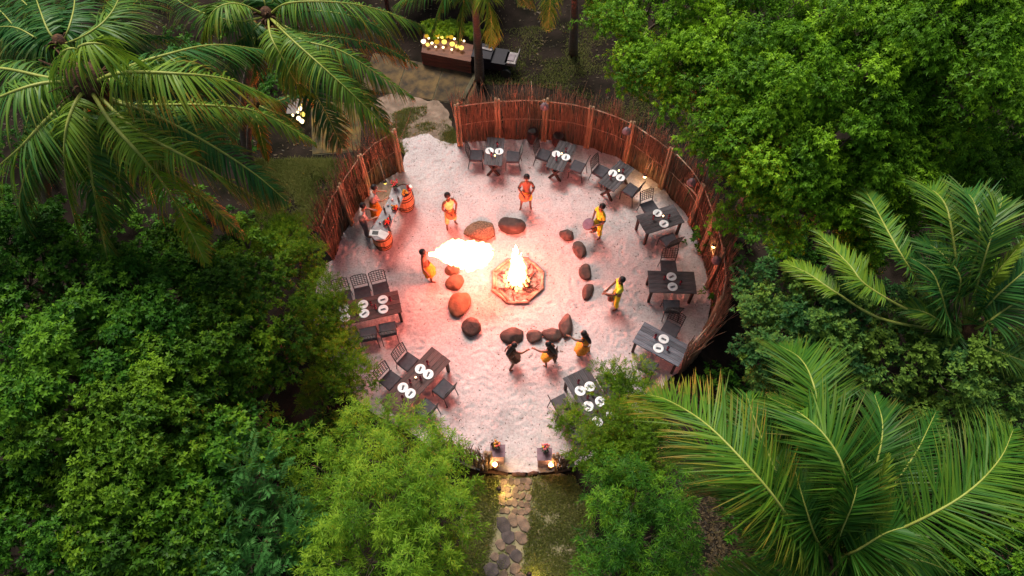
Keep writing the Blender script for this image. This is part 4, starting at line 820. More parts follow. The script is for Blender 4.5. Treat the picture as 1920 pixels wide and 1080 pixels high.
    for z, rr_ in ((1.9 * height, 0.019), (1.05 * height, 0.012)):
        q = []; step = 1.6; k = 0
        while k * step < Ln:
            a, T = at(k * step); b_, T2 = at(min((k + 1) * step + 0.1, Ln)); m_, Tm = at(min((k + .5) * step, Ln)); f = lambda x, T_: x - o + np.array([T_[1], -T_[0], 0]) * inward * 0.055 + np.array([0, 0, z + r.uniform(-.03, .03)])
            b = MB(); b.tube([tuple(f(a, T)), tuple(f(m_, Tm)), tuple(f(b_, T2))], [rr_, rr_ * .95, rr_ * .8], 6); b.build('rail', M['rail'], t, True); k += 1
    return post_p
PR = fence('long curved brushwood fence round the far and right side of the sand', FENCE_R, [(862, 272), (933, 262), (1019, 262), (1100, 275), (1173, 304), (1241, 351), (1297, 420), (1316, 475), (1331, 540), (1325, 625)], 1)
PL = fence('brushwood fence behind the bar on the left', FENCE_L, [(750, 320), (690, 366), (655, 420)], 2, splay=0.11, inward=-1)
PE = fence('short low brushwood fence left of the entrance', [(914, 884), (892, 874), (868, 864), (840, 848), (812, 832)], [(914, 882)], 3, 0.62)
PF = fence('short low brushwood fence right of the entrance under the tree', [(1075, 868), (1055, 878), (1038, 884)], [(1040, 882)], 4, 0.55)
# cross poles and loose canes lying on the fence tops
for lab, a, b_, rr_ in [('pale loose cane sticking up from the far fence', (997, 195, 2.0), (996, 152, 2.7), 0.02), ('thin loose branch across the right fence top', (1310, 372, 2.2), (1283, 345, 1.9), 0.02),
                        ('bare cane pointing outward from the right fence low on its curve', (1352, 592, 1.6), (1378, 571, 1.9), 0.02), ('bare cane pointing outward at the right fence beside the dark table', (1355, 505, 1.8), (1388, 488, 2.0), 0.02)]:
    A = P(*a); B = P(*b_); b = MB(); b.tube([(0, 0, 0), tuple((B - A) / 2 + Vector((0.02, 0.01, 0.03))), tuple(B - A)], [rr_, rr_, rr_ * 0.5], 5); tag(b.build('loose_cane', M['rail'], None, True, loc=A), lab, 'cane')
# brush heaped along the foot of the outside of right fence bottom
# ================================================================== LAMPS ON THE FENCE
def post_lamp(lab, px, py, z, lit=False):
    c = P(px, py, z); t = thing('fence_lamp', lab, 'lamp', c, 0, 'bell lamps on the fence posts')
    b = MB(); b.lathe([(0.03, 0.16), (0.06, 0.14), (0.12, 0.06), (0.15, -0.04), (0.145, -0.05), (0.05, 0.10), (0.01, 0.11)], 12); b.build('lamp_shade', M['lampshade'], t, True)
    b = MB(); b.tube([(0, 0, 0.15), (0, 0, 0.24), (0.05, 0.08, 0.28)], 0.012, 5); b.build('bracket', M['iron'], t)
    b = MB(); b.ball((0, 0, -0.03), 0.045, 8, 6); b.build('bulb', M['torchglow'] if lit else M['candle'], t, True)
post_lamp('grey bell lamp with a lit bulb on the third fence post', 1021, 200, 2.05, True)
post_lamp('unlit grey bell lamp on the fence above the angled two seat table', 1175, 246, 2.0)
post_lamp('unlit mauve bell lamp on the right fence above the dark square table', 1297, 342, 1.9)
post_lamp('unlit mauve bell lamp on the right fence, the nearest of the four bell lamps', 1344, 488, 1.7)
def lantern(lab, px, py, z, foot, m='torchglow', energy=0):
    c = P(px, py, z); t = thing('lantern', lab, 'lantern', c, 0)
    b = MB(); b.ball((0, 0, 0), 0.05, 10, 7, 1.2); b.build('glow', M[m], t, True)
    b = MB(); b.lathe([(0.02, 0.10), (0.07, 0.075), (0.075, 0.065), (0.01, 0.07)], 10); b.build('cap', M['iron'], t)
    F_ = P(foot[0], foot[1]) + Vector((0, 0, foot[2])) - c; b = MB(); b.tube([(0, 0, 0.10), tuple(F_ * 0.3 + Vector((0, 0, 0.25))), tuple(F_)], 0.014, 5); b.build('stem', M['pole'], t, True)
    if energy:
        l = bpy.data.lights.new('lantern_light', 'POINT'); l.energy = energy; l.color = (1, 0.62, 0.25); l.shadow_soft_size = 0.06
        lo = link(bpy.data.objects.new('lantern_light', l), t); lo.location = (0, 0, -0.12)
lantern('glowing white lantern on a bent cane by the fence beside the angled table', 1209, 331, 0.55, (1216, 334, 1.0), energy=6)
lantern('orange flame torch on a pale cane at the right fence', 1338, 462, 1.3, (1316, 475, 1.0), 'torchglow', 4)
lantern('yellow glowing lantern hanging on the left fence behind the bar', 722, 343, 0.8, (721, 340, 1.25), 'lampglow', 5)
lantern('yellow glowing lantern under the tree by the near right table', 1060, 767, 0.9, (1064, 812, 0.02), 'lampglow', 4)

# ================================================================== FURNITURE
def chair_proto(seatm, name='chair'):
    t = thing(name, 'dark iron chair', 'chair'); fr = M['iron']
    def part(b, nm, m=fr, sm=False): return b.build(nm, m, t, sm)
    b = MB(); b.prism([(-.235, -.22), (.235, -.22), (.25, .22), (-.25, .22)], 0.44, 0.50); b.prism([(-.22, -.205), (.22, -.205), (.235, .205), (-.235, .205)], 0.50, 0.52); part(b, 'seat', seatm)
    for sx in (-1, 1):
        b = MB(); b.tube([(sx * .235, .22, .44), (sx * .24, .23, 0)], 0.014, 6); part(b, 'leg')
        b = MB(); b.tube([(sx * .225, -.22, .44), (sx * .235, -.30, 0)], 0.014, 6); part(b, 'leg')
    b = MB(); yb = -.235
    for sx in (-1, 1): b.tube([(sx * .225, -.22, .44), (sx * .23, yb, .60), (sx * .235, yb - .09, .98)], 0.015, 6)
    b.tube([(-.235, yb - .09, .97), (-.12, yb - .10, 1.02), (.12, yb - .10, 1.02), (.235, yb - .09, .97)], 0.014, 6)
    b.tube([(-.23, yb - .01, .62), (.23, yb - .01, .62)], 0.012, 5); part(b, 'back_frame')
    b = MB()
    for k in range(1, 5): z = .62 + k * .078; b.box((0, yb - .01 - .08 * k / 5, z), (.45, .010, .016))
    for k in range(1, 6):
        x = -.23 + k * .077; b.add([(x - .008, yb - .015, .62), (x + .008, yb - .015, .62), (x + .008, yb - .105, 1.0), (x - .008, yb - .105, 1.0), (x - .008, yb - .004, .62), (x + .008, yb - .004, .62), (x + .008, yb - .094, 1.0), (x - .008, yb - .094, 1.0)],
                                 [(0, 1, 2, 3), (4, 7, 6, 5), (0, 4, 5, 1), (3, 2, 6, 7), (0, 3, 7, 4), (1, 5, 6, 2)])
    part(b, 'back_lattice')
    return t
chair0 = chair_proto(M['cushion']); first = [True]
def place_chair(p, face, label):
    """face: unit vector the sitter looks along (+Y local)"""
    rz = math.atan2(-face[0], face[1]) + random.uniform(-0.05, 0.05); l = (p[0], p[1], 0.02)
    if first[0]:
        first[0] = False; chair0.location = l; chair0.rotation_euler = (0, 0, rz); chair0['label'] = label; chair0['group'] = 'iron chairs at the tables'; return chair0
    return copy_thing(chair0, l, rz, label, 'iron chairs at the tables')
def plate_mesh():
    b = MB(); b.lathe([(0.06, 0), (0.09, 0.002), (0.140, 0.014), (0.152, 0.018), (0.150, 0.022), (0.11, 0.010), (0.0005, 0.008)], 28); return b.mesh('plate', M['plate'], True)
PLATE = plate_mesh()
def nap_mesh():
    b = MB(); b.box((0, 0, 0.008), (0.15, 0.055, 0.014)); return b.mesh('napkin', M['napkin'])
def band_mesh():
    b = MB(); b.box((0.01, 0.004, 0.019), (0.115, 0.02, 0.008)); b.box((-0.03, -0.016, 0.018), (0.07, 0.009, 0.006)); return b.mesh('cutlery', M['napdark'])
NAP, BAND = nap_mesh(), band_mesh()
def wine_parts():
    b = MB(); b.lathe([(0.035, 0), (0.034, 0.004), (0.005, 0.010), (0.005, 0.075), (0.025, 0.09), (0.042, 0.12), (0.042, 0.15), (0.035, 0.185), (0.032, 0.185), (0.038, 0.15), (0.0, 0.10)], 12); return b.mesh('wine_glass', M['wine'], True)
WINE = wine_parts()
def cand_parts():
    b = MB(); b.lathe([(0.032, 0), (0.034, 0.06), (0.030, 0.06), (0.0, 0.045)], 10); a = b.mesh('candle_holder', M['candle'], True)
    b = MB(); b.ball((0, 0, 0.068), 0.014, 6, 5, 1.8); return a, b.mesh('candle_flame', M['torchglow'], True)
CA, CF = cand_parts()
GT = 0.76
def table(lab, desc, pairs, axis_len, width, wood, legs='straight', seats=None, shift=0.0, candle=None, chairgap=0.60, widen=0.0):
    """pairs: list of ((px,py),(px,py)) plates facing each other"""
    mids = []; acr = Vector((0, 0, 0))
    for a, b_ in pairs:
        A = P(*a, GT); B = P(*b_, GT); mids.append((A + B) / 2); acr += (B - A).normalized()
    acr.normalize(); lng = Vector((-acr.y, acr.x, 0))
    if len(mids) > 1:
        lng = (mids[-1] - mids[0]).normalized(); s = Vector((-lng.y, lng.x, 0)); acr = s if s.dot(acr) > 0 else -s
    c = sum(mids, Vector((0, 0, 0))) / len(mids) + lng * shift
    rz = math.atan2(lng.y, lng.x); t = thing('dining_table', lab, 'table', (c.x, c.y, 0.015), rz, 'dark wooden dining tables'); H = 0.745
    nb = 5; bw = width / nb
    for k in range(nb):
        b = MB(); e = random.uniform(-.006, .006); b.box((0, 0, 0), (axis_len + e, bw - 0.010, 0.035)); b.build('board', M[wood], t, loc=(0, -width / 2 + bw * (k + .5), H - 0.02 + random.uniform(-.002, .002)))
    if legs == 'x':
        for sx in (-1, 1):
            x = sx * (axis_len / 2 - 0.16)
            for sy in (-1, 1):
                b = MB(); hw = width * 0.36
                b.add([(x - .035 + sy * .002, -sy * hw - .045, 0), (x + .035 + sy * .002, -sy * hw - .045, 0), (x + .035 + sy * .002, -sy * hw + .045, 0), (x - .035 + sy * .002, -sy * hw + .045, 0),
                       (x - .035 + sy * .002, sy * hw - .045, H - .04), (x + .035 + sy * .002, sy * hw - .045, H - .04), (x + .035 + sy * .002, sy * hw + .045, H - .04), (x - .035 + sy * .002, sy * hw + .045, H - .04)],
                      [(0, 3, 2, 1), (4, 5, 6, 7), (0, 1, 5, 4), (1, 2, 6, 5), (2, 3, 7, 6), (3, 0, 4, 7)]); b.build('leg', M['legwood'], t)
        b = MB(); b.box((0, 0, .36), (axis_len - .4, .06, .07)); b.build('stretcher', M['legwood'], t)
    else:
        for sx in (-1, 1):
            for sy in (-1, 1):
                b = MB(); b.box((sx * (axis_len / 2 - .09), sy * (width / 2 - .08), (H - .04) / 2), (.075, .075, H - .04)); b.build('leg', M['legwood'], t)
        b = MB(); b.box((0, width / 2 - .08, H - .08), (axis_len - .28, .03, .07)); b.build('apron', M['legwood'], t)
        b = MB(); b.box((0, -width / 2 + .08, H - .08), (axis_len - .28, .03, .07)); b.build('apron', M['legwood'], t)
    top = 0.015 + H
    def endw(i):
        if len(mids) == 1: return ''
        d = mids[-1] - mids[0]; w = ('left', 'right') if abs(d.x) > abs(d.y) else ('near', 'far')
        lo_first = (d.x > 0) if abs(d.x) > abs(d.y) else (d.y > 0)
        if len(mids) == 3 and i == 1: return 'middle'
        return w[0] + ' end' if (i == 0) == lo_first else w[1] + ' end'
    for i, (a, b_) in enumerate(pairs):
        where = '' if len(pairs) == 1 else ' at its %s,' % endw(i).replace('middle', 'centre')
        for j, q in enumerate((a, b_)):
            w = P(*q, top + 0.01); sidew = side_word(P(*a), P(*b_), j)
            o = ob('plate', PLATE, None, (w.x, w.y, top + 0.001)); tag(o, '%s white plate%s %s' % (sidew, where.rstrip(',') and ' of the ' + where.replace(' at its ', '').replace(' end', '').rstrip(',') + ' pair', 'on the ' + desc), 'plate', 'white plates on the tables')
            n = thing('napkin', 'rolled napkin, %s%s plate of the %s' % (where.replace(' at its ', '').rstrip(',') + (' ' if where else ''), sidew, desc), 'napkin', (w.x, w.y, top + 0.0105), rz + PI / 2 * 0 + random.uniform(-.3, .3) + 0.25, 'rolled napkins on the plates')
            ob('roll', NAP, n); ob('cutlery', BAND, n)
        mid = (P(*a, top) + P(*b_, top)) / 2
        for j, (e, f) in enumerate(((0.235, 0.08), (-0.235, -0.08))):
            w = mid + lng * e + acr * f; tag(ob('wine_glass', WINE, None, (w.x, w.y, top + 0.001)), 'red wine glass %s the %splates, %s' % (glass_word(lng * e), where.replace(' at its ', '').replace(' end', '').rstrip(',') + (' ' if where else ''), desc), 'glass', 'red wine glasses')
    if candle is not None:
        w = P(candle[0], candle[1], top); n = thing('candle', 'small white candle on the %s' % desc, 'candle', (w.x, w.y, top + 0.001), 0, 'candles on the tables'); ob('holder', CA, n); ob('candle_flame', CF, n)
    for i, mm in enumerate(mids):
        for j, s in enumerate((-1, 1)):
            if seats and (i, j) not in seats: continue
            p = mm + acr * s * (width / 2 + chairgap - 0.28)
            place_chair(p + lng * random.uniform(-.03, .03), -acr * s, 'iron chair on the %s side of the %s%s' % (side_word(P(*pairs[i][0]), P(*pairs[i][1]), j), desc, (', ' + endw(i)) if endw(i) else ''))
    return t
def side_word(a, b, j):
    d = (b - a) if j == 1 else (a - b)
    return ('right' if d.x > 0 else 'left') if abs(d.x) > abs(d.y) else ('far' if d.y > 0 else 'near')
def glass_word(d): return ('right of' if d.x > 0 else 'left of') if abs(d.x) > abs(d.y) else ('beyond' if d.y > 0 else 'nearer than')
table('narrow dark table by the far fence, nearest the gap', 'table nearest the fence gap', [((918, 283), (936, 284))], 1.25, 0.62, 'tablewood', 'x', candle=(928, 294))
table('narrow dark table at the far fence, between the two dark pots and the angled table', 'table in front of the dark pots', [((1043, 289), (1061, 295))], 1.3, 0.62, 'tablewood', 'x', candle=(1053, 290))
table('angled dark cross legged table by the glowing white lantern', 'table by the white lantern', [((1149, 325), (1163.5, 333.5))], 1.25, 0.62, 'tablewood', 'x', candle=(1160, 322))
table('dark sturdy table beside the upper right curve of the fence', 'table at the upper right curve', [((1233, 400), (1245, 420))], 1.35, 0.78, 'tablewood', candle=(1243, 407), shift=-0.02)
table('dark table straight out from the right fence', 'table straight out from the right fence', [((1259, 519), (1261, 538))], 1.42, 0.78, 'tablewood')
table('weathered blue grey table at the lower right of the sand', 'blue grey table', [((1244.5, 636), (1234.5, 653))], 1.45, 0.78, 'tablegrey')
table('long dark table half hidden by the olive tree at the near right', 'table under the olive tree', [((1088, 733), (1106, 725)), ((1103, 762), (1126, 753)), ((1120, 791), (1143, 782))], 2.1, 0.80, 'tablewood', chairgap=0.62)
table('four seat reddish slatted table at the lower left', 'four seat table', [((788, 692), (803, 702)), ((755.5, 727), (769.5, 738))], 2.15, 0.72, 'redwood', candle=(780, 709), shift=0.0)
table('six seat reddish table at the left edge of the sand', 'six seat table', [((718, 562), (718.5, 580)), ((681, 571), (683, 588)), ((645, 578), (647, 596))], 2.15, 0.78, 'redwood')

# ================================================================== BOULDERS
def boulder(lab, px, py, w, h, ang=0, m='rock', seed=0, flat=0.62, point=0):
    r = np.random.default_rng(seed); sc_ = 60.0 * (0.86 if py < 460 else 1.0 if py < 600 else 1.05)
    W = w / sc_; Dp = h / sc_ / 0.92; Hh = flat * min(W, Dp)
    import bmesh
    bmh = bmesh.new(); bmesh.ops.create_icosphere(bmh, subdivisions=4, radius=1.0)
    pl = [(norm(r.normal(0, 1, (1, 3)))[0], r.uniform(0.68, 0.92)) for _ in range(9)]
    for v in bmh.verts:
        p = np.array(v.co)
        for d, o in pl:
            k = p @ d
            if k > o: p = p - d * (k - o) * 0.9
        p = p * (1 + 0.06 * math.sin(3.1 * p[0] + seed) * math.cos(2.7 * p[1] + seed * 2) + 0.014 * math.sin(11 * p[0] + 9 * p[2]) + 0.012 * math.sin(23 * p[1] + 17 * p[0]))
        if point: p[0] *= 1 - point * 0.5 * (p[1] * -1 + 0.3 if p[1] < 0 else 0.15)
        v.co = Vector((p[0] * W / 2, p[1] * Dp / 2, p[2] * Hh / 2))
    me = bpy.data.meshes.new('boulder'); bmh.to_mesh(me); bmh.free(); me.materials.append(M[m]); me.polygons.foreach_set('use_smooth', [True] * len(me.polygons))
    c = P(px, py, Hh * 0.38); o = ob('boulder', me, None, (c.x, c.y, Hh * 0.38), ang); return tag(o, lab, 'boulder', 'boulders round the fire')
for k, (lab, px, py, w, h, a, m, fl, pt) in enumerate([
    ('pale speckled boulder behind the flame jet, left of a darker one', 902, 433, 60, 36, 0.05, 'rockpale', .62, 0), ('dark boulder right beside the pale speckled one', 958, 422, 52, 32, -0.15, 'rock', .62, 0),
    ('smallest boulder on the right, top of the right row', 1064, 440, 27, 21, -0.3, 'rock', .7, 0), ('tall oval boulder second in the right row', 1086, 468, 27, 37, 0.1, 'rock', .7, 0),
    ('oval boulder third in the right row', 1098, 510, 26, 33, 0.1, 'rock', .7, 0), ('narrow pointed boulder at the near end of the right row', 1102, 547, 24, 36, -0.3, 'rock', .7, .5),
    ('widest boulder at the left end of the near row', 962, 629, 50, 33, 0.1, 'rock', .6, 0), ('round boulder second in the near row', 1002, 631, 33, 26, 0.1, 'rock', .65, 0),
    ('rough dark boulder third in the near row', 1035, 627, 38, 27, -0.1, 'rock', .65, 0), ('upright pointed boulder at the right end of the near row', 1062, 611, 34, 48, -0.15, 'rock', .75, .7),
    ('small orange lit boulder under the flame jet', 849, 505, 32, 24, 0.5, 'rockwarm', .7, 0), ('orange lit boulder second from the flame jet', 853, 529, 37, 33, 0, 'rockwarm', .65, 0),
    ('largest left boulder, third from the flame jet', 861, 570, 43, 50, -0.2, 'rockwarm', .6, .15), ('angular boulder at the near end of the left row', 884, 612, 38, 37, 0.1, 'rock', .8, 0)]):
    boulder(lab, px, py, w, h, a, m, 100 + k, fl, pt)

# ================================================================== BONFIRE
FC = P(971, 529); fire = thing('bonfire', 'round log ringed bonfire in the middle of the sand', 'bonfire', (FC.x, FC.y, 0.02))
R = 0.84
b = MB(); nr = 30; rings = []
for j in range(9):
    for k in range(nr):
        w = 2 * PI * k / nr; q = R * 0.97 * j / 8; rings.append((math.cos(w) * q + 1e-5 * k, math.sin(w) * q, 0.05 + 0.10 * (1 - (j / 8)) + random.uniform(-.02, .02)))
b.add(rings, [(j * nr + k, (j + 1) * nr + k, (j + 1) * nr + (k + 1) % nr, j * nr + (k + 1) % nr) for j in range(8) for k in range(nr)]); b.build('ash_bed', M['ash'], fire, True)
for k in range(8):
    w0 = 2 * PI * (k + 0.5) / 8; w1 = 2 * PI * (k + 1.5) / 8
    for e, (dr, z) in enumerate(((0, 0.07), (-0.09, 0.065))):
        if k in (0, 1, 5, 7) and e: continue
        A = Vector((math.cos(w0), math.sin(w0), 0)) * (R + dr); B = Vector((math.cos(w1), math.sin(w1), 0)) * (R + dr); d = (B - A) * 0.06 * random.uniform(-1, 1); j1 = random.uniform(-.03, .03); A = A * random.uniform(.96, 1.05); B = B * random.uniform(.96, 1.05); z += random.uniform(-.01, .02)
        b = MB(); b.tube([A + d + Vector((0, 0, z)), (A + B) / 2 + Vector((j1, j1, z + .01)), B + d + Vector((0, 0, z))], [0.05, 0.055, 0.045], 8); b.build('log', M['log'], fire, True)
for k in range(16):
    w = 2 * PI * k / 16 + random.uniform(-.15, .15); b = MB(); A = Vector((math.cos(w), math.sin(w), 0)) * random.uniform(0.28, 0.42) + Vector((-0.02, 0, 0.10)); B = Vector((random.uniform(-.06, .06) - 0.02, random.uniform(-.06, .06), random.uniform(.35, .6)))
    b.tube([A, (A + B) / 2, B], [0.035, 0.032, 0.025], 6); b.build('firewood', M['char'], fire, True)
for k in range(22):
    w = random.uniform(0, 2 * PI); q = random.uniform(0.3, 0.72); a = random.uniform(0, PI); L = random.uniform(0.06, 0.16); b = MB()
    b.tube([(-math.cos(a) * L, -math.sin(a) * L, 0), (math.cos(a) * L, math.sin(a) * L, 0.02)], [0.022, 0.016], 5); b.build('charred_stick', M['char'], fire, loc=(math.cos(w) * q, math.sin(w) * q, 0.13))
b = MB()
for k in range(60):
    w = 2 * PI * k / 60 + random.uniform(-.08, .08); q = R + random.uniform(0.08, 0.20); a = w + random.uniform(-.9, .9); L = random.uniform(0.03, 0.07)
    b.tube([(math.cos(w) * q, math.sin(w) * q, 0.02), (math.cos(w) * q + math.cos(a) * L * 1.6, math.sin(w) * q + math.sin(a) * L * 1.6, 0.035)], [0.016, 0.011], 4)
b.build('kindling', M['log'], fire)['kind'] = 'stuff'
for k in range(9):
    w = random.uniform(0, 2 * PI); q = random.uniform(0.1, 0.4); b = MB(); b.ball((0, 0, 0), random.uniform(.018, .03), 6, 4); b.build('ember', M['ember'], fire, loc=(math.cos(w) * q, math.sin(w) * q, 0.16))
def tongue(b, base, top, r0, n=10, seed=0, bend=0.06):
    r = random.Random(seed); base = Vector(base); top = Vector(top); pts = []; rad = []
    for k in range(9):
        u = k / 8; p = base.lerp(top, u) + Vector((r.gauss(0, bend), r.gauss(0, bend), 0)) * math.sin(PI * u); pts.append(p); rad.append(max(0.004, r0 * (math.sin(PI * min(1, 0.30 + u * 0.20)) if u < .2 else 1 - (u - .2) / .8) * (1 + r.uniform(-.12, .12))))
    b.tube(pts, rad, n)
ft = thing('bonfire_flame', 'tall white hot flame rising from the bonfire', 'flame', (FC.x - 0.04, FC.y, 0.02))
b = MB(); tongue(b, (0, 0, 0.15), (-0.04, 0, 2.05), 0.34, 14, 3, 0.04)
for k in range(16):
    w = 2 * PI * k / 16; q = random.uniform(.16, .30); hgt = random.uniform(0.55, 1.25)
    tongue(b, (math.cos(w) * q, math.sin(w) * q, 0.15), (math.cos(w) * q * 0.5 + random.uniform(-.05, .05), math.sin(w) * q * .5, hgt), random.uniform(0.06, 0.12), 8, k + 10, 0.03)
for k in range(7):
    z = random.uniform(0.9, 1.7); s = random.choice((-1, 1)); q = 0.26 * (1 - z / 2.1) + 0.03; tongue(b, (s * q * .6, 0, z - .25), (s * (q + .02), 0, z + .22), 0.05, 7, k + 40, 0.02)
b.build('flame_body', M['firehot'], ft, True)
b = MB()
for k in range(14):
    w = 2 * PI * k / 14 + 0.2; q = random.uniform(.30, .42); tongue(b, (math.cos(w) * q, math.sin(w) * q, 0.10), (math.cos(w) * q * .8 + random.uniform(-.05, .05), math.sin(w) * q * .8, random.uniform(.35, .6)), random.uniform(0.025, 0.045), 6, k + 70, 0.03)
b.build('flame_tongues', M['flame2'], ft, True)['kind'] = 'stuff'

# --- the breathed flame: a billowing jet
jt = thing('flame_jet', 'huge white flame jet blown by the fire breather', 'flame', P(805, 474, 1.62))
J0 = P(805, 474, 1.62)
def jet():
    import bmesh
    m = bpy.data.metaballs.new('flame_jet_balls'); m.resolution = 0.05; m.render_resolution = 0.05; m.threshold = 0.4
    r = random.Random(5)
    def ballp(px, py, z, rad):
        e = m.elements.new(); e.co = P(px, py, z) - J0; e.radius = rad
    for px, py, rad in [(808, 475, .09), (816, 476, .13), (824, 475, .18), (834, 474, .24), (843, 472, .31), (856, 474, .38), (868, 478, .42), (882, 478, .42), (896, 478, .40), (907, 473, .32), (845, 462, .22), (858, 460, .22), (876, 463, .22),
                        (892, 462, .24), (905, 466, .24), (912, 476, .22), (906, 488, .24), (893, 494, .24), (878, 496, .24), (866, 490, .26), (851, 484, .22)]:
        ballp(px, py, 1.65 + r.uniform(-.12, .12), rad * 1.22)
    for k in range(46):
        w = r.uniform(0, 2 * PI); px = 872 + math.cos(w) * 44; py = 476 + math.sin(w) * 20; ballp(px, py, 1.65 + r.uniform(-.25, .25), r.uniform(.07, .13) * 1.3)
    o = bpy.data.objects.new('tmp_jet', m); COL.objects.link(o); bpy.context.view_layer.update()
    me = bpy.data.meshes.new_from_object(o.evaluated_get(bpy.context.evaluated_depsgraph_get())); bpy.data.objects.remove(o); bpy.data.metaballs.remove(m)
    n = len(me.vertices); co = np.empty(n * 3, np.float32); me.vertices.foreach_get('co', co); co = co.reshape(-1, 3)
    nz = vnoise(co[:, 0] * 1.0 + 9, co[:, 1] + co[:, 2] * 2 + 5, 7, 3) - .5 + 0.5 * (vnoise(co[:, 0] + 3, co[:, 1] - co[:, 2] + 7, 16, 5) - .5)
    no = np.empty(n * 3, np.float32); me.vertices.foreach_get('normal', no); co += no.reshape(-1, 3) * (nz * 0.13)[:, None]
    me.vertices.foreach_set('co', co.ravel()); me.materials.clear(); me.materials.append(M['flame']); me.update()
    me.name = 'jet_body'; ob('jet_body', me, jt)
jet()

# ================================================================== PEOPLE
def skin_mesh(nodes, edges, sub=1, root=0):
    names = list(nodes); me = bpy.data.meshes.new('tmp'); me.from_pydata([nodes[n][0] for n in names], [(names.index(a), names.index(b)) for a, b in edges], [])
    o = bpy.data.objects.new('tmp', me); COL.objects.link(o); o.modifiers.new('s', 'SKIN'); ly = me.skin_vertices[0].data
    for i, n in enumerate(names):
        rr = nodes[n][1]; ly[i].radius = (rr, rr) if not hasattr(rr, '__len__') else rr
    ly[names.index(root) if isinstance(root, str) else root].use_root = True
    sm = o.modifiers.new('u', 'SUBSURF'); sm.levels = sub; sm.render_levels = sub
    bpy.context.view_layer.update(); r = bpy.data.meshes.new_from_object(o.evaluated_get(bpy.context.evaluated_depsgraph_get()))
    bpy.data.objects.remove(o); bpy.data.meshes.remove(me); r.polygons.foreach_set('use_smooth', [True] * len(r.polygons)); return r
def person(label, px, py, facing, pose, skin='skin', shirt=None, sleeves=True, pants=None, panto=0.75, skirt=None, hair='short', hairm='hair', extra=None, h=1.0, barechestsash=None):
    """facing degrees CCW from +Y (away from the camera); pose overrides joint positions in the body frame (x right, y forward)"""
    J = dict(pel=(0, 0, .92), waist=(0, 0, 1.06), chest=(0, .01, 1.26), neck=(0, 0, 1.42), nk2=(0, .015, 1.48), jaw=(0, .04, 1.545), head=(0, .015, 1.63), crownp=(0, .0, 1.70),
             shL=(-.17, 0, 1.38), shR=(.17, 0, 1.38), elL=(-.24, .02, 1.10), elR=(.24, .02, 1.10), wrL=(-.25, .12, .86), wrR=(.25, .12, .86),
             hiL=(-.09, 0, .88), hiR=(.09, 0, .88), knL=(-.11, .03, .48), knR=(.11, .03, .48), anL=(-.12, 0, .07), anR=(.12, 0, .07), toL=(-.14, .15, .03), toR=(.14, .15, .03))
    J.update(pose)
    J = {k: Vector(v) for k, v in J.items()}
    rad = dict(pel=.125, waist=.11, chest=.135, neck=.06, nk2=.052, jaw=.068, head=.088, crownp=.06, shL=.058, shR=.058, elL=.040, elR=.040, wrL=.027, wrR=.027, hiL=.088, hiR=.088, knL=.056, knR=.056, anL=.036, anR=.036, toL=.030, toR=.030)
    if pose.get('_f'): pass
    nodes = {k: (tuple(J[k]), rad[k]) for k in rad}
    E = [('pel', 'waist'), ('waist', 'chest'), ('chest', 'neck'), ('neck', 'nk2'), ('nk2', 'jaw'), ('jaw', 'head'), ('head', 'crownp'), ('chest', 'shL'), ('chest', 'shR'), ('pel', 'hiL'), ('pel', 'hiR')]
    for s in 'LR':
        J['ca' + s] = J['kn' + s].lerp(J['an' + s], .3) ; nodes['ca' + s] = (tuple(J['ca' + s]), .050)
        J['th' + s] = J['hi' + s].lerp(J['kn' + s], .45); nodes['th' + s] = (tuple(J['th' + s]), .076)
        J['fa' + s] = J['el' + s].lerp(J['wr' + s], .3); nodes['fa' + s] = (tuple(J['fa' + s]), .038)
        E += [('sh' + s, 'el' + s), ('el' + s, 'fa' + s), ('fa' + s, 'wr' + s), ('hi' + s, 'th' + s), ('th' + s, 'kn' + s), ('kn' + s, 'ca' + s), ('ca' + s, 'an' + s), ('an' + s, 'to' + s)]
        # hand: palm and five fingers
        d = (J['wr' + s] - J['el' + s]).normalized(); sd_ = d.cross(Vector((0, 0, 1)));
        if sd_.length < .2: sd_ = Vector((1, 0, 0))
        sd_.normalize(); dn = d.cross(sd_).normalized();
        if dn.z > 0: dn = -dn
        if s == 'L': sd_ = sd_
        palm_ = J['wr' + s] + d * .055; nodes['pa' + s] = (tuple(palm_), (.034, .020)); E.append(('wr' + s, 'pa' + s))
        inn = 1 if (sd_.x * (1 if s == 'L' else -1)) > 0 else -1
        for i, (off, ln) in enumerate(((-.030, .055), (-.010, .068), (.010, .072), (.030, .062))):
            a = palm_ + sd_ * off * inn + d * .035; b_ = a + d * ln * .55 + dn * .010; c_ = b_ + d * ln * .4 + dn * .030
            for nm, q, r_ in (('a', a, .010), ('b', b_, .009), ('c', c_, .008)): nodes['f%s%d%s' % (nm, i, s)] = (tuple(q), r_)
            E += [('pa' + s, 'fa%d%s' % (i, s)), ('fa%d%s' % (i, s), 'fb%d%s' % (i, s)), ('fb%d%s' % (i, s), 'fc%d%s' % (i, s))]
        a = J['wr' + s] + d * .03 + sd_ * .040 * inn; b_ = a + d * .035 + sd_ * .022 * inn + dn * .012
        nodes['ta' + s] = (tuple(a), .012); nodes['tb' + s] = (tuple(b_), .010); E += [('wr' + s, 'ta' + s), ('ta' + s, 'tb' + s)]
    f = (J['jaw'] - J['nk2']); hd = J['head'] - J['jaw']; fw = Vector(pose.get('look', (0, 1, 0))).normalized()
    nodes['nose'] = (tuple(J['head'].lerp(J['jaw'], .45) + fw * .092), .014); E.append(('jaw', 'nose')) if False else E.append(('head', 'nose'))
    z = 0.02; c = P(px, py, 0.05)
    t = thing('person', label, 'person', (c.x, c.y, z), math.radians(facing), 'people round the fire'); h = h * .95; t.scale = (h, h, h)
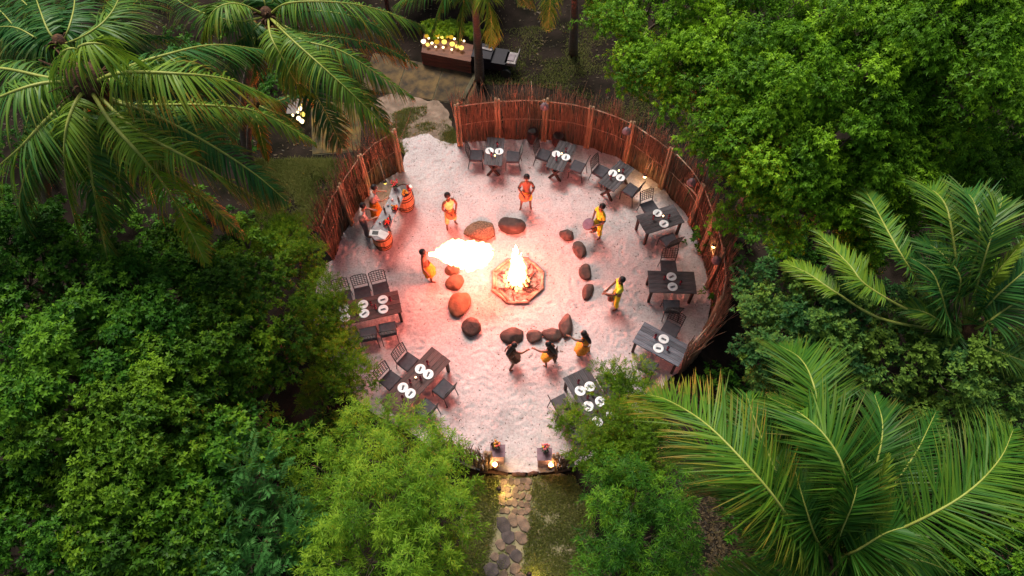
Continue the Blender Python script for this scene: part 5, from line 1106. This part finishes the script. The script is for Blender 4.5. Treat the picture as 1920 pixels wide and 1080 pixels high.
    me = skin_mesh(nodes, E, 1, 'pel'); me.name = 'body'; me.materials.append(M[skin]); ob('body', me, t)
    rt = fw.cross(Vector((0, 0, 1))).normalized()
    for s in (-1, 1):
        b = MB(); b.ball((0, 0, 0), .013, 7, 5); b.build('eye', M['eye'], t, True, loc=J['head'] + fw * .082 + rt * .032 * s + Vector((0, 0, -.01)))
        b = MB(); b.ball((0, 0, 0), .022, 7, 5, 1.4); b.build('ear', M[skin], t, True, loc=J['head'] + rt * .088 * s - Vector((0, 0, .02)))
    b = MB(); b.ball((0, 0, 0), .018, 8, 5, .4); b.build('mouth', M['lip'], t, True, loc=J['jaw'] + fw * .064 + Vector((0, 0, .005)))
    def cloth(nm, nd, ed, m, root):
        q = skin_mesh(nd, ed, 1, root); q.name = nm; q.materials.append(M[m]); return ob(nm, q, t)
    if shirt:
        nd = dict(w0=(tuple(J['pel'].lerp(J['waist'], .1)), .155), waist=(tuple(J['waist']), .140), chest=(tuple(J['chest']), .158), neck=(tuple(J['chest'].lerp(J['neck'], .8)), .072), shL=(tuple(J['shL']), .076), shR=(tuple(J['shR']), .076))
        ed = [('w0', 'waist'), ('waist', 'chest'), ('chest', 'neck'), ('chest', 'shL'), ('chest', 'shR')]
        if sleeves:
            for s in 'LR': nd['sl' + s] = (tuple(J['sh' + s].lerp(J['el' + s], .8)), .068); ed.append(('sh' + s, 'sl' + s))
        cloth('shirt', nd, ed, shirt, 'chest')
    if pants:
        nd = dict(pel=(tuple(J['pel']), .148), wa=(tuple(J['pel'].lerp(J['waist'], .7)), .135)); ed = [('pel', 'wa')]
        for s in 'LR':
            nd['hi' + s] = (tuple(J['hi' + s]), .11); nd['th' + s] = (tuple(J['th' + s]), .102); nd['kn' + s] = (tuple(J['kn' + s]), .090); ed += [('pel', 'hi' + s), ('hi' + s, 'th' + s), ('th' + s, 'kn' + s)]
            if panto > .5: nd['he' + s] = (tuple(J['kn' + s].lerp(J['an' + s], panto)), .085); ed.append(('kn' + s, 'he' + s))
        cloth('trousers', nd, ed, pants, 'pel')
    if skirt:
        m_, zt, kf, rr0, rr1 = skirt; b = MB(); n = 22; A = J['pel'].lerp(J['waist'], .35); K = (J['knL'].lerp(J['anL'], kf) + J['knR'].lerp(J['anR'], kf)) / 2; sp = abs(J['knL'].x - J['knR'].x) * .35; spy = abs(J['knL'].y - J['knR'].y) * .35
        vs = []; fs = []
        for j in range(6):
            u = j / 5; cc_ = A.lerp(K, u); rr_ = rr0 + (rr1 - rr0) * u
            for k in range(n):
                w = 2 * PI * k / n; q = rr_ * (1 + .10 * u * math.sin(w * 7 + j)); vs.append((cc_.x + math.cos(w) * (q + sp * u), cc_.y + math.sin(w) * (q * .9 + spy * u), cc_.z + (0.03 * u * math.sin(w * 5))))
        for j in range(5):
            for k in range(n): fs.append((j * n + k, j * n + (k + 1) % n, (j + 1) * n + (k + 1) % n, (j + 1) * n + k))
        b.add(vs, fs); b.build('skirt', M[m_], t, True)
    up = (J['crownp'] - J['jaw']).normalized(); hc = J['head'] - fw * .022 + up * .03
    b = MB(); b.ball((0, 0, 0), .108, 12, 8, 0.98); ho = b.build('hair', M[hairm], t, True, loc=hc)
    if hair == 'long':
        nd = dict(a=(tuple(hc), .08), b=(tuple(hc - fw * .09 - up * .12), .085), c=(tuple(J['neck'].lerp(J['chest'], .5) - fw * .17), .085), d=(tuple(J['waist'] - fw * .17 + Vector((0, 0, .06))), .05)); q = skin_mesh(nd, [('a', 'b'), ('b', 'c'), ('c', 'd')], 1, 'a'); q.name = 'long_hair'; q.materials.append(M['hair']); ob('long_hair', q, t)
    if extra: extra(t, J)
    return t, J
def armband(t, J):
    for s in 'LR':
        a = J['sh' + s].lerp(J['el' + s], .75); d = (J['el' + s] - J['sh' + s]).normalized() * .03; b = MB(); b.tube([a - d, a + d], .060, 8); b.build('armband', M['black'], t)
def drum(label, px, py, z, facing, tilt, hide, r=.17, h=.52):
    c = P(px, py, z); t = thing('hand_drum', label, 'drum', c, math.radians(facing), 'goblet drums'); t.rotation_euler = (tilt, 0, math.radians(facing))
    b = MB(); b.lathe([(.10, -h), (.085, -h * .8), (.065, -h * .55), (.085, -h * .42), (r * .98, -h * .12), (r, -.01), (r * .95, 0)], 18); b.build('shell', M['drumwood'], t, True)
    b = MB(); b.lathe([(r * .96, .001), (r * .97, .012), (r * .9, .016), (.001, .014)], 18); b.build('drum_head', M[hide], t, True)
    b = MB(); b.lathe([(r * 1.0, -.03), (r * 1.05, -.03), (r * 1.05, -.012), (r * 1.0, -.012)], 18); b.build('rim', M['iron'], t)
DR = dict(elL=(-.26, .06, 1.12), elR=(.26, .06, 1.12), wrL=(-.11, .26, .97), wrR=(.11, .26, .99), anL=(-.16, -.02, .07), anR=(.18, .04, .07), toL=(-.19, .12, .03), toR=(.23, .17, .03), knL=(-.14, .04, .48), knR=(.15, .06, .48))
person('drummer in a pale yellow sleeveless top left of the far boulders', 846, 421, -150, DR, shirt='cream', sleeves=False, pants='cream', panto=.55)
drum('orange brown drum held by the drummer in pale yellow', 846, 402, .80, -150, -.75, 'drumhide')
person('shirtless drummer in yellow trousers facing the camera near the far tables', 986, 388, 180, DR, pants='yellow', panto=.4, extra=armband)
drum('orange drum hanging in front of the shirtless drummer', 984, 368, .80, 180, -.9, 'drumhide', .19)
person('drummer in a yellow shirt with a slate drum on the right of the fire', 1119, 441, 118, dict(DR, elL=(-.30, .05, 1.14), wrL=(-.22, .30, 1.05), elR=(.28, .02, 1.10), wrR=(.02, .30, .98)), shirt='yellow', pants='yellow', panto=.7, extra=armband)
drum('slate topped drum held by the drummer in the yellow shirt', 1103, 420, .92, 118, -.55, 'drumblue', .19, .58)
person('drummer in a lime yellow tunic facing left at the right of the fire', 1153, 573, 95, dict(DR, wrL=(-.12, .42, 1.05), elL=(-.24, .2, 1.15), wrR=(.08, .36, .98)), shirt='lime', pants='yellow', panto=.75, extra=armband)
drum('pale topped drum held by the drummer in the lime tunic', 1141, 546, .92, 95, -.25, 'drumpink', .14, .5)
# fire breather: leaning back, face to the right
person('fire breather leaning back at the left end of the flame jet', 804, 523, -90, dict(waist=(0, -.03, 1.06), chest=(0, -.04, 1.25), neck=(0, -.03, 1.41), nk2=(0, -.02, 1.47), jaw=(0, .03, 1.54), head=(0, .0, 1.62), crownp=(0, -.03, 1.69), shL=(-.17, -.04, 1.37), shR=(.17, -.04, 1.37),
    elL=(-.26, .12, 1.16), wrL=(-.22, .34, 1.22), elR=(.27, -.06, 1.10), wrR=(.30, .06, .86), knR=(.12, .12, .47), anR=(.13, .10, .07), toR=(.14, .25, .03)), skirt=('orange', 0, -.1, .16, .20), hair='short')
b = MB(); b.lathe([(.06, 0), (.085, .14), (.08, .14), (.055, .01), (.001, .01)], 14); q = P(808, 527); tag(b.build('bucket', M['plate'], None, True, loc=(q.x, q.y, .02)), 'small white bucket at the feet of the fire breather', 'bucket')
q = P(808, 500, 1.2)
# dancers
DN = dict(pel=(0, -.04, .86), waist=(0, .0, .99), chest=(0, .07, 1.17), neck=(0, .11, 1.31), nk2=(0, .13, 1.37), jaw=(0, .17, 1.43), head=(0, .16, 1.51), crownp=(0, .13, 1.58), shL=(-.16, .08, 1.28), shR=(.16, .08, 1.28), hiL=(-.09, -.04, .83), hiR=(.09, -.04, .83),
          knL=(-.13, .14, .48), knR=(.13, .04, .44), anL=(-.14, .06, .07), anR=(.17, -.16, .09), toL=(-.16, .20, .03), toR=(.20, -.02, .03))
person('dancer with black hair and raffia skirt, left of the three, arm stretched right', 958, 685, -60, dict(DN, elR=(.24, .28, 1.16), wrR=(.22, .48, 1.12), elL=(-.24, .02, 1.04), wrL=(-.28, -.04, .84)), skin='skin', shirt='brownskirt', sleeves=False, skirt=('brownskirt', 0, -.35, .14, .19), hair='long', h=.88)
person('dancer in a brown wrap, middle of the three, arm stretched left', 1031, 683, 62, dict(DN, elL=(-.22, .30, 1.18), wrL=(-.20, .52, 1.12), elR=(.24, .0, 1.04), wrR=(.26, .05, .82)), skin='skin', shirt='brownskirt', sleeves=False, skirt=('orange', 0, -.35, .14, .18), hair='long', h=.88,
       extra=lambda t, J: MB().add([(x * .22 + .12, -.10 - .06 * z_, 1.18 - z_ * .95) for z_ in (0, .35, .7, 1) for x in (-.7, 0, .7)], [(j * 3 + i, j * 3 + i + 1, j * 3 + i + 4, j * 3 + i + 3) for j in range(3) for i in range(2)]).build('shawl', M['brownskirt'], t, True))
person('dancer with long black hair in orange beside the pointed boulder', 1094, 664, 60, dict(DN, elL=(-.24, .30, 1.26), wrL=(-.22, .52, 1.26), elR=(.24, .04, 1.02), wrR=(.27, .02, .80)), skin='skin', shirt='orange', sleeves=False, skirt=('orange', 0, .0, .15, .25), hair='long', h=.88)
# bar staff
BS = dict(waist=(0, .02, 1.06), chest=(0, .08, 1.25), neck=(0, .12, 1.40), nk2=(0, .14, 1.46), jaw=(0, .19, 1.52), head=(0, .18, 1.60), crownp=(0, .16, 1.67), shL=(-.17, .09, 1.36), shR=(.17, .09, 1.36), elL=(-.26, .2, 1.12), elR=(.26, .2, 1.12), wrL=(-.18, .42, 1.08), wrR=(.18, .42, 1.08))
person('bar worker in a pale shirt and grey trousers at the near end of the bar', 688, 440, -75, BS, skin='skinlight', shirt='pinkshirt', pants='greytrouser', panto=.9, extra=None)
person('bar worker in a pale shirt and orange wrap nearer the left fence', 708, 408, -65, BS, skin='skinlight', shirt='pinkshirt', skirt=('orange', 0, .5, .15, .24))

# ================================================================== BAR
def barrel(lab, px, py, h=.92):
    c = P(px, py); t = thing('barrel', lab, 'barrel', (c.x, c.y, .02), random.uniform(0, 1), 'oak barrels under the bar')
    def rz_(z): return .25 + .075 * math.sin(PI * z / h)
    n = 18
    for k in range(n):
        w0 = 2 * PI * k / n + .012; w1 = 2 * PI * (k + 1) / n - .012; vs = []; Z = [h * i / 7 for i in range(8)]
        for z in Z:
            for w in (w0, w1): vs.append((math.cos(w) * rz_(z), math.sin(w) * rz_(z), z))
        b = MB(); b.add(vs, [(2 * i, 2 * i + 1, 2 * i + 3, 2 * i + 2) for i in range(7)]); b.build('stave', M['oak'], t)
    for z in (.05, .20, .30, .62, .72, .87):
        b = MB(); n2 = 20; b.lathe([(rz_(z) + .001, z - .018), (rz_(z) + .009, z - .018), (rz_(z) + .009, z + .018), (rz_(z) + .001, z + .018)], n2); b.build('hoop', M['hoop'], t, True)
    b = MB(); b.lathe([(.235, h - .04), (.001, h - .035)], 18); b.build('lid', M['oak'], t); b = MB(); b.lathe([(.245, 0.005), (.24, .5), (.235, h - .05)], 18); b.build('liner', M['hoop'], t)
barrel('oak barrel under the near end of the bar counter', 721, 460)
barrel('oak barrel standing at the far end of the bar counter', 762, 389)
ZT = 1.0
cpts = [(692, 438), (703, 450), (722, 448), (730, 430), (735, 416), (743, 398), (751, 382), (757, 366), (750, 352), (735, 352), (727, 376), (709, 408)]
cp = [P(a, b_ , ZT) for a, b_ in cpts]; b = MB(); cc_ = sum(cp, Vector()) / len(cp); b.prism([(p.x - cc_.x, p.y - cc_.y) for p in cp][::-1], 0, .06)
ct_ = b.build('counter', M['slab'], None, loc=(cc_.x, cc_.y, .945)); tag(ct_, 'long grey slab bar counter resting on two barrels', 'bar counter')
ZC = 1.006
def on_bar(px, py): q = P(px, py, ZC); return (q.x, q.y, ZC)
t = thing('menu_book', 'open white and black menu book at the near end of the bar', 'menu', on_bar(702, 437), -.1); b = MB(); b.box((0, 0, .008), (.30, .22, .014)); b.build('cover', M['white'], t); b = MB(); b.box((.03, 0, .018), (.19, .14, .006)); b.build('page', M['black'], t)
t = thing('tray', 'white paper tray at the near corner of the bar', 'tray', on_bar(717, 440), -.5); b = MB(); b.box((0, 0, .01), (.34, .26, .018)); b.build('tray_base', M['white'], t)
def cluster(name, lab, cat, px, py, cols, n, r, hgt=.12):
    t = thing(name, lab, cat, on_bar(px, py)); b = MB(); b.lathe([(r * .5, 0), (r * .9, .04), (r, .07), (r * .95, .07), (r * .4, .02), (.001, .02)], 14); b.build('bowl', M['pot'], t, True)
    for k in range(n):
        w = random.uniform(0, 6.28); q = random.uniform(0, r * .8); b = MB(); b.ball((0, 0, 0), random.uniform(.03, .042), 8, 6); b.build('fruit', M[random.choice(cols)], t, True, loc=(math.cos(w) * q, math.sin(w) * q, .075 + random.uniform(0, hgt)))
cluster('fruit_bowl', 'bowl of red fruit at the near end of the bar', 'fruit bowl', 725, 420, ['redfruit', 'redfruit', 'yellowfruit'], 14, .13)
cluster('fruit_bowl', 'bowl of orange and brown fruit on the middle of the bar', 'fruit bowl', 741, 393, ['yellowfruit', 'redfruit'], 12, .12)
cluster('fruit_bowl', 'bowl of yellow fruit on the far barrel', 'fruit bowl', 760, 366, ['yellowfruit'], 12, .12)
def bouquet(lab, px, py, z, r=.12, on=None, potm='teal'):
    q = P(px, py, z); t = thing('flower_pot', lab, 'flower pot', (q.x, q.y, z)); b = MB(); b.lathe([(.05, 0), (.085, .10), (.08, .14), (.07, .14), (.04, .02), (.001, .02)], 12); b.build('pot', M[potm], t, True)
    for k in range(9):
        w = k * 2.4; e = random.uniform(.3, 1.1); p1 = Vector((math.cos(w) * r * e, math.sin(w) * r * e, random.uniform(.22, .34))); b = MB(); b.tube([(0, 0, .1), p1], .006, 4); b.ball(tuple(p1), .032, 7, 5); b.build('flower', M[random.choice(['flower', 'yellowfruit', 'flower'])], t, True)
    for k in range(8):
        w = k * .785; b = MB(); b.add([(0, 0, .12), (math.cos(w + .25) * r * .7, math.sin(w + .25) * r * .7, .2), (math.cos(w) * r * 1.5, math.sin(w) * r * 1.5, .17), (math.cos(w - .25) * r * .7, math.sin(w - .25) * r * .7, .2)], [(0, 1, 2, 3)]); b.build('leaf', M['lf_dark'], t)
bouquet('pot of red and yellow flowers at the far end of the bar', 741, 353, ZC)
t = thing('ice_bucket', 'red bucket with a white cloth on the far barrel', 'bucket', on_bar(768, 356)); b = MB(); b.lathe([(.07, 0), (.09, .17), (.085, .17), (.065, .02), (.001, .02)], 14); b.build('pail', M['redfruit'], t, True); b = MB(); b.box((.05, 0, .17), (.08, .12, .05), .5); b.build('cloth', M['white'], t)
for k, (px, py, lab) in enumerate([(732, 412, 'dark bottle on the bar beside the red fruit bowl'), (748, 378, 'dark bottle on the bar between the two yellow fruit bowls'), (730, 432, 'dark bottle on the near corner of the bar'), (722, 398, 'dark bottle on the left edge of the bar')]):
    b = MB(); b.lathe([(.035, 0), (.037, .16), (.034, .19), (.014, .23), (.013, .29), (.001, .29)], 12); o = b.build('bottle', M['bottle'], None, True, loc=on_bar(px, py)); tag(o, lab, 'bottle', 'bottles on the bar')
for k, (px, py, lab) in enumerate([(712, 418, 'small clear tumbler near the red fruit bowl'), (727, 385, 'small tumbler on the middle of the bar'), (735, 375, 'small tumbler left of the far fruit bowl')]):
    b = MB(); b.lathe([(.03, 0), (.036, .09), (.033, .09), (.027, .01), (.001, .01)], 10); o = b.build('tumbler', M['plate'], None, True, loc=on_bar(px, py)); tag(o, lab, 'glass', 'tumblers on the bar')

# ================================================================== POTS, PEDESTALS
def pot(lab, px, py, r, h, m='pot', nm='clay_urn'):
    c = P(px, py); t = thing(nm, lab, 'pot', (c.x, c.y, .02)); b = MB(); b.lathe([(r * .6, 0), (r * .95, h * .3), (r, h * .6), (r * .75, h * .9), (r * .82, h), (r * .7, h), (r * .62, h * .88), (.001, h * .8)], 18); b.build('urn_body', M[m], t, True)
    b = MB(); b.lathe([(r * .78, h * .9), (r * .86, h * .9), (r * .86, h * .94), (r * .78, h * .94)], 18); b.build('neck_band', M['iron'], t, True)
pot('tall dark urn against the far fence left of the third post', 998, 268, .21, .62)
pot('dark squat urn against the far fence beside the second table', 1046, 273, .24, .50)
t = thing('wicker_stool', 'round red brown wicker stool by the fence beside the blue grey table', 'stool', (P(1296, 664).x, P(1296, 664).y, .02)); b = MB(); b.lathe([(.20, 0), (.15, .2), (.20, .38)], 18); b.build('stool_base', M['basket'], t, True); b = MB(); b.lathe([(.20, .38), (.215, .39), (.215, .42), (.19, .44), (.001, .445)], 18); b.build('stool_seat', M['basket'], t, True)
def pedestal(px, py, side, labs):
    c = P(px, py); t = thing('pedestal', labs[0], 'pedestal', (c.x, c.y, .02), 0, 'entrance pedestals')
    for k in range(4): b = MB(); b.box((-.125 + k * .0835, 0, .37), (.078, .30, .72)); b.build('plank', M['mauve'], t)
    b = MB(); b.box((0, 0, .755), (.40, .34, .04)); b.build('top', M['mauve'], t)
    bouquet(labs[1], px - 3 * side, py - 24, .80, .10)
    # flame bowl in front
    q = P(*labs[3]); l = thing('oil_lamp', labs[2], 'lamp', (q.x, q.y, .02), 0, 'oil lamps at the entrance')
    b = MB(); b.lathe([(.09, 0), (.06, .03), (.045, .25), (.10, .33), (.095, .34), (.001, .31)], 14); b.build('stand', M['pot'], l, True)
    b = MB(); tongue(b, (0, 0, .33), (.01, 0, .62), .065, 8, 5 + side, .015); b.build('lamp_flame', M['torchglow'], l, True)
    pl = bpy.data.lights.new('lamp_light', 'POINT'); pl.energy = 5; pl.color = (1, .5, .18); pl.shadow_soft_size = .05; po = link(bpy.data.objects.new('lamp_light', pl), l); po.location = (0, -.1, .70)
pedestal(934, 862, 1, ['mauve plank pedestal at the left of the entrance', 'teal pot of red flowers on the left entrance pedestal', 'burning oil lamp in front of the left entrance pedestal', (929, 879)])
pedestal(1019, 868, -1, ['mauve plank pedestal at the right of the entrance', 'teal pot of red flowers on the right entrance pedestal', 'burning oil lamp in front of the right entrance pedestal', (1031, 879)])
t = thing('carved_post', 'orange lit split log post beside the left entrance pedestal', 'post', (P(917, 872).x, P(917, 872).y, .02))
for k in range(3): b = MB(); b.tube([(k * .075 - .07, 0, 0), (k * .075 - .075, .01, 1.0 + .06 * k)], [.042, .038], 8); b.build('split_log', M['post'], t, True)
b = MB(); b.lathe([(.001, -.01), (.05, .0), (.09, .11), (.07, .24), (.001, .28)], 12, sy=.45); q = P(926, 836, .81); tag(b.build('carved_mask', M['black'], None, True, loc=(q.x, q.y, .80)), 'black oval carved mask on the left entrance pedestal', 'mask')
# path light: a low garden lamp shining on the first stones
def path_lamp(lab, px, py, e):
    q = P(px, py); t = thing('garden_lamp', lab, 'lamp', (q.x, q.y, .01)); b = MB(); b.lathe([(.04, 0), (.03, .02), (.018, .04), (.018, .34), (.06, .36), (.07, .40), (.001, .45)], 12); b.build('lamp_post', M['iron'], t, True); b = MB(); b.lathe([(.03, .30), (.035, .30), (.035, .345), (.03, .345)], 10); b.build('lens', M['lampwhite'], t)
    pl = bpy.data.lights.new('garden_light', 'POINT'); pl.energy = e; pl.color = (1, .70, .22); pl.shadow_soft_size = .05; po = link(bpy.data.objects.new('garden_light', pl), t); po.location = (.12, 0, .30)
path_lamp('low black garden lamp beside the top of the stone path', 936, 924, 14)
path_lamp('low black garden lamp at the bottom right of the stone path', 992, 1082, 8)

# ================================================================== TERRACE, LAMP PLANTER, CART, PAVILION (top)
def slab_of_pavers(name, quad, nx, ny, m, label_kind='structure', gap=.015, z=.04):
    Q = [P(*q) for q in quad]; base = MB(); base.prism([(q.x, q.y) for q in Q], 0.003, z * .5); base = base.build(name, M['kerb']); tag(base, kind='structure')
    for i in range(nx):
        for j in range(ny):
            u0, u1, v0, v1 = i / nx, (i + 1) / nx, j / ny, (j + 1) / ny
            f = lambda u, v: (Q[0] * (1 - u) + Q[1] * u) * (1 - v) + (Q[3] * (1 - u) + Q[2] * u) * v
            ps = [f(u0, v0), f(u1, v0), f(u1, v1), f(u0, v1)]; c = sum(ps, Vector()) / 4; ps = [(c + (p - c) * (1 - gap * 2)) - c for p in ps]
            b = MB(); b.prism([(p.x, p.y) for p in ps][::1], 0, z * .5 + random.uniform(0, .004)); b.build('tile', M[m], base, loc=(c.x, c.y, z * .5))
slab_of_pavers('terrace', [(586, 292), (676, 284), (680, 195), (583, 190)], 2, 1, 'deck')
slab_of_pavers('pavement', [(676, 168), (880, 200), (900, 140), (700, 100)], 3, 1, 'paving')
b = MB(); A = P(893, 142); B = P(868, 190); b.tube([(A.x, A.y, .06), (B.x, B.y, .06)], .10, 6); tag(b.build('kerb', M['kerb']), kind='structure')
# planter box with lamps
Q = [P(793, 121), P(884, 139), P(889, 106), P(798, 84)]; c = sum(Q, Vector()) / 4
t = thing('planter_box', 'red brown plank box crowded with yellow glowing lamps', 'planter', (c.x, c.y, 0)); Hb = .62; tplant = t; cplant = c.copy()
AA, BB = Q[0] - c, Q[1] - c; dv = (BB - AA)
for k in range(4):
    b = MB(); m_ = (AA + BB) / 2; b.box((0, 0, 0), (dv.length, .04, Hb / 4 - .012)); b.build('plank', M['planter'], t, loc=(m_.x, m_.y, Hb / 4 * (k + .5)), rotz=math.atan2(dv.y, dv.x))
b = MB(); b.prism([(q.x - c.x, q.y - c.y + (.03 if i < 2 else 0)) for i, q in enumerate(Q)], 0.01, Hb - .06); b.build('box_core', M['planter'], t)
random.seed(21); ORD = ['first', 'second', 'third', 'fourth', 'fifth', 'sixth', 'seventh', 'eighth', 'ninth', 'tenth', 'eleventh']; rowc = {}
for k, (px, py, r_, m_) in enumerate(sorted([(794, 78, .17, 'lampwhite'), (802, 84, .14, 'lampglow'), (800, 68, .15, 'lampgold'), (804, 72, .08, 'lampwhite'), (810, 81, .10, 'lampwhite'), (819, 79, .18, 'lampgold'), (833, 79, .18, 'lampglow'), (820, 67, .17, 'lampgold'), (822, 70, .08, 'lampwhite'),
                       (829, 70, .13, 'lampglow'), (817, 88, .08, 'lampwhite'), (831, 89, .09, 'lampwhite'), (848, 83, .18, 'lampglow'), (857, 87, .15, 'lampglow'), (865, 90, .17, 'lampglow'), (847, 93, .08, 'lampwhite'), (846, 70, .16, 'lampgold'), (852, 73, .09, 'lampwhite'), (863, 75, .11, 'lampglow'),
                       (870, 77, .08, 'lampwhite'), (838, 69, .13, 'lampgold'), (812, 66, .12, 'lampgold')])):
    r_ *= .78; q = P(px, py, .62 + r_ * .6); kind = {'lampwhite': 'small bright white', 'lampglow': 'bright yellow', 'lampgold': 'dim amber'}[m_]
    b = MB(); b.lathe([(r_ * .25, -r_ * .5), (r_ * .6, -r_ * .2), (r_ * .72, .1 * r_), (r_ * .68, .3 * r_), (.001, .32 * r_)], 14); o = b.build('bowl_lamp', M[m_], None, True, loc=(q.x, q.y, .62 + r_ * .6)); row = 'front' if py - (px - 794) * .1 > 79.5 else 'middle' if py - (px - 794) * .1 > 71 else 'back'; rowc[row] = rowc.get(row, 0) + 1; tag(o, '%s bowl lamp, %s from left in the %s row of the plank box' % (kind, ORD[rowc[row] - 1], row), 'lamp', 'lamps in the plank box')
pl = bpy.data.lights.new('planter_light', 'POINT'); pl.energy = 10; pl.color = (1, .70, .2); pl.shadow_soft_size = .3; po = link(bpy.data.objects.new('planter_light', pl), t); po.location = (0, 0, 1.4)
for k, (px, py) in enumerate(sorted([(567, 196), (562, 203), (558, 210), (549, 216), (568, 214), (560, 222), (545, 223), (552, 230), (566, 227)], key=lambda q: q[1])):
    q = P(px, py, .5); r_ = (.05, .085)[k % 2]; b = MB(); b.lathe([(r_ * .5, -r_), (r_, 0), (r_ * .7, r_ * .7), (.001, r_)], 12); o = b.build('globe_lamp', M['lampwhite' if k % 3 else 'lampglow'], None, True, loc=(q.x, q.y, .5)); tag(o, '%s globe lamp on the low dark table, %s counted from the far end' % (('small', 'large')[k % 2], ORD[k]), 'lamp', 'globe lamps beside the terrace')
q = P(558, 214); b = MB(); b.box((0, 0, .2), (.5, .75, .40)); t = thing('lamp_table', 'dark low table of globe lamps beside the mossy terrace', 'table', (q.x, q.y, 0)); b.build('table_body', M['iron'], t)
pl = bpy.data.lights.new('globe_light', 'POINT'); pl.energy = 9; pl.color = (1, .62, .15); pl.shadow_soft_size = .15; po = link(bpy.data.objects.new('globe_light', pl), t); po.location = (.25, 0, 1.0)
pgr = []
for k in range(26):
    q = P(random.uniform(798, 888), random.uniform(48, 66), .65); pgr.append((np.array(q - cplant), random.uniform(.12, .22), np.array(q - cplant) - np.array([0, 0, .3])))
ob('planter_leaves', crown_mesh('planter_leaves', pgr, 'broad', M['lf_olive'], 77, .5, 3.0), tplant)['kind'] = 'stuff'
# utility cart
q = P(925, 128); t = thing('utility_cart', 'dark utility cart with a pale seat parked beyond the far fence', 'cart', (q.x, q.y, .02), -.22)
b = MB(); b.prism([(-.75, -.42), (.55, -.42), (.6, -.3), (.6, .3), (.55, .42), (-.75, .42)], .28, .62); b.build('body', M['cart'], t)
b = MB(); b.box((-.38, 0, .70), (.75, .80, .10)); b.build('cargo_bed', M['cart'], t)
b = MB(); b.box((-.35, .1, .775), (.60, .10, .03), -.1); b.build('pale_strap', M['cartpale'], t)
b = MB(); b.box((.72, 0, .55), (.42, .62, .14)); b.build('seat', M['cartpale'], t); b = MB(); b.box((.72, 0, .635), (.24, .36, .03)); b.build('seat_pad', M['lampshade'], t)
b = MB(); b.tube([(.95, -.36, .3), (.97, -.36, .78), (.97, .36, .78), (.95, .36, .3)], .022, 6); b.build('seat_rail', M['cartpale'], t, True)
for sx in (-.5, .6):
    for sy in (-.42, .42):
        b = MB(); b.tube([(sx, sy - .06, .2), (sx, sy + .06, .2)], .2, 16); b.build('wheel', M['tyre'], t)
# pavilion roof at the top, seen under palms
q = P(830, -10); t = thing('pavilion', 'blue grey metal roofed pavilion under the palms at the top edge', 'building', (q.x, q.y, 0), -.25)
for k in range(8):
    b = MB(); b.box((-1.9 + k * .55, 0, 3.0), (.53, 3.4, .04)); b.build('roof_panel', M['roofm'], t)
for sx in (-2.0, 2.0):
    for sy in (-1.5, 1.5):
        b = MB(); b.box((sx * .95, sy, 1.49), (.12, .12, 2.96)); b.build('post', M['legwood'], t)
# leaning dead branch at the left edge of the sand
A = P(540, 520, 1.2); b = MB(); B = [P(558, 545, 1.3), P(575, 575, 1.0), P(570, 600, .6), P(560, 620, .2), P(590, 655, .1)]
b.tube([(0, 0, 0)] + [tuple(x - A) for x in B], [.05, .07, .08, .09, .08, .04], 7)
for e, f in (((575, 575, 1.0), (592, 592, 1.6)), ((570, 600, .6), (600, 640, .9)), ((558, 545, 1.3), (590, 570, 1.9))): b.tube([tuple(P(*e) - A), tuple((P(*e) + P(*f)) / 2 - A + Vector((.05, 0, .05))), tuple(P(*f) - A)], [.04, .03, .012], 5)
tag(b.build('fallen_branch', M['bark'], None, True, loc=A), 'twisted reddish dead branch left of the six seat table', 'branch')
print('leaf faces', NLEAF[0], 'objects', len(bpy.data.objects))
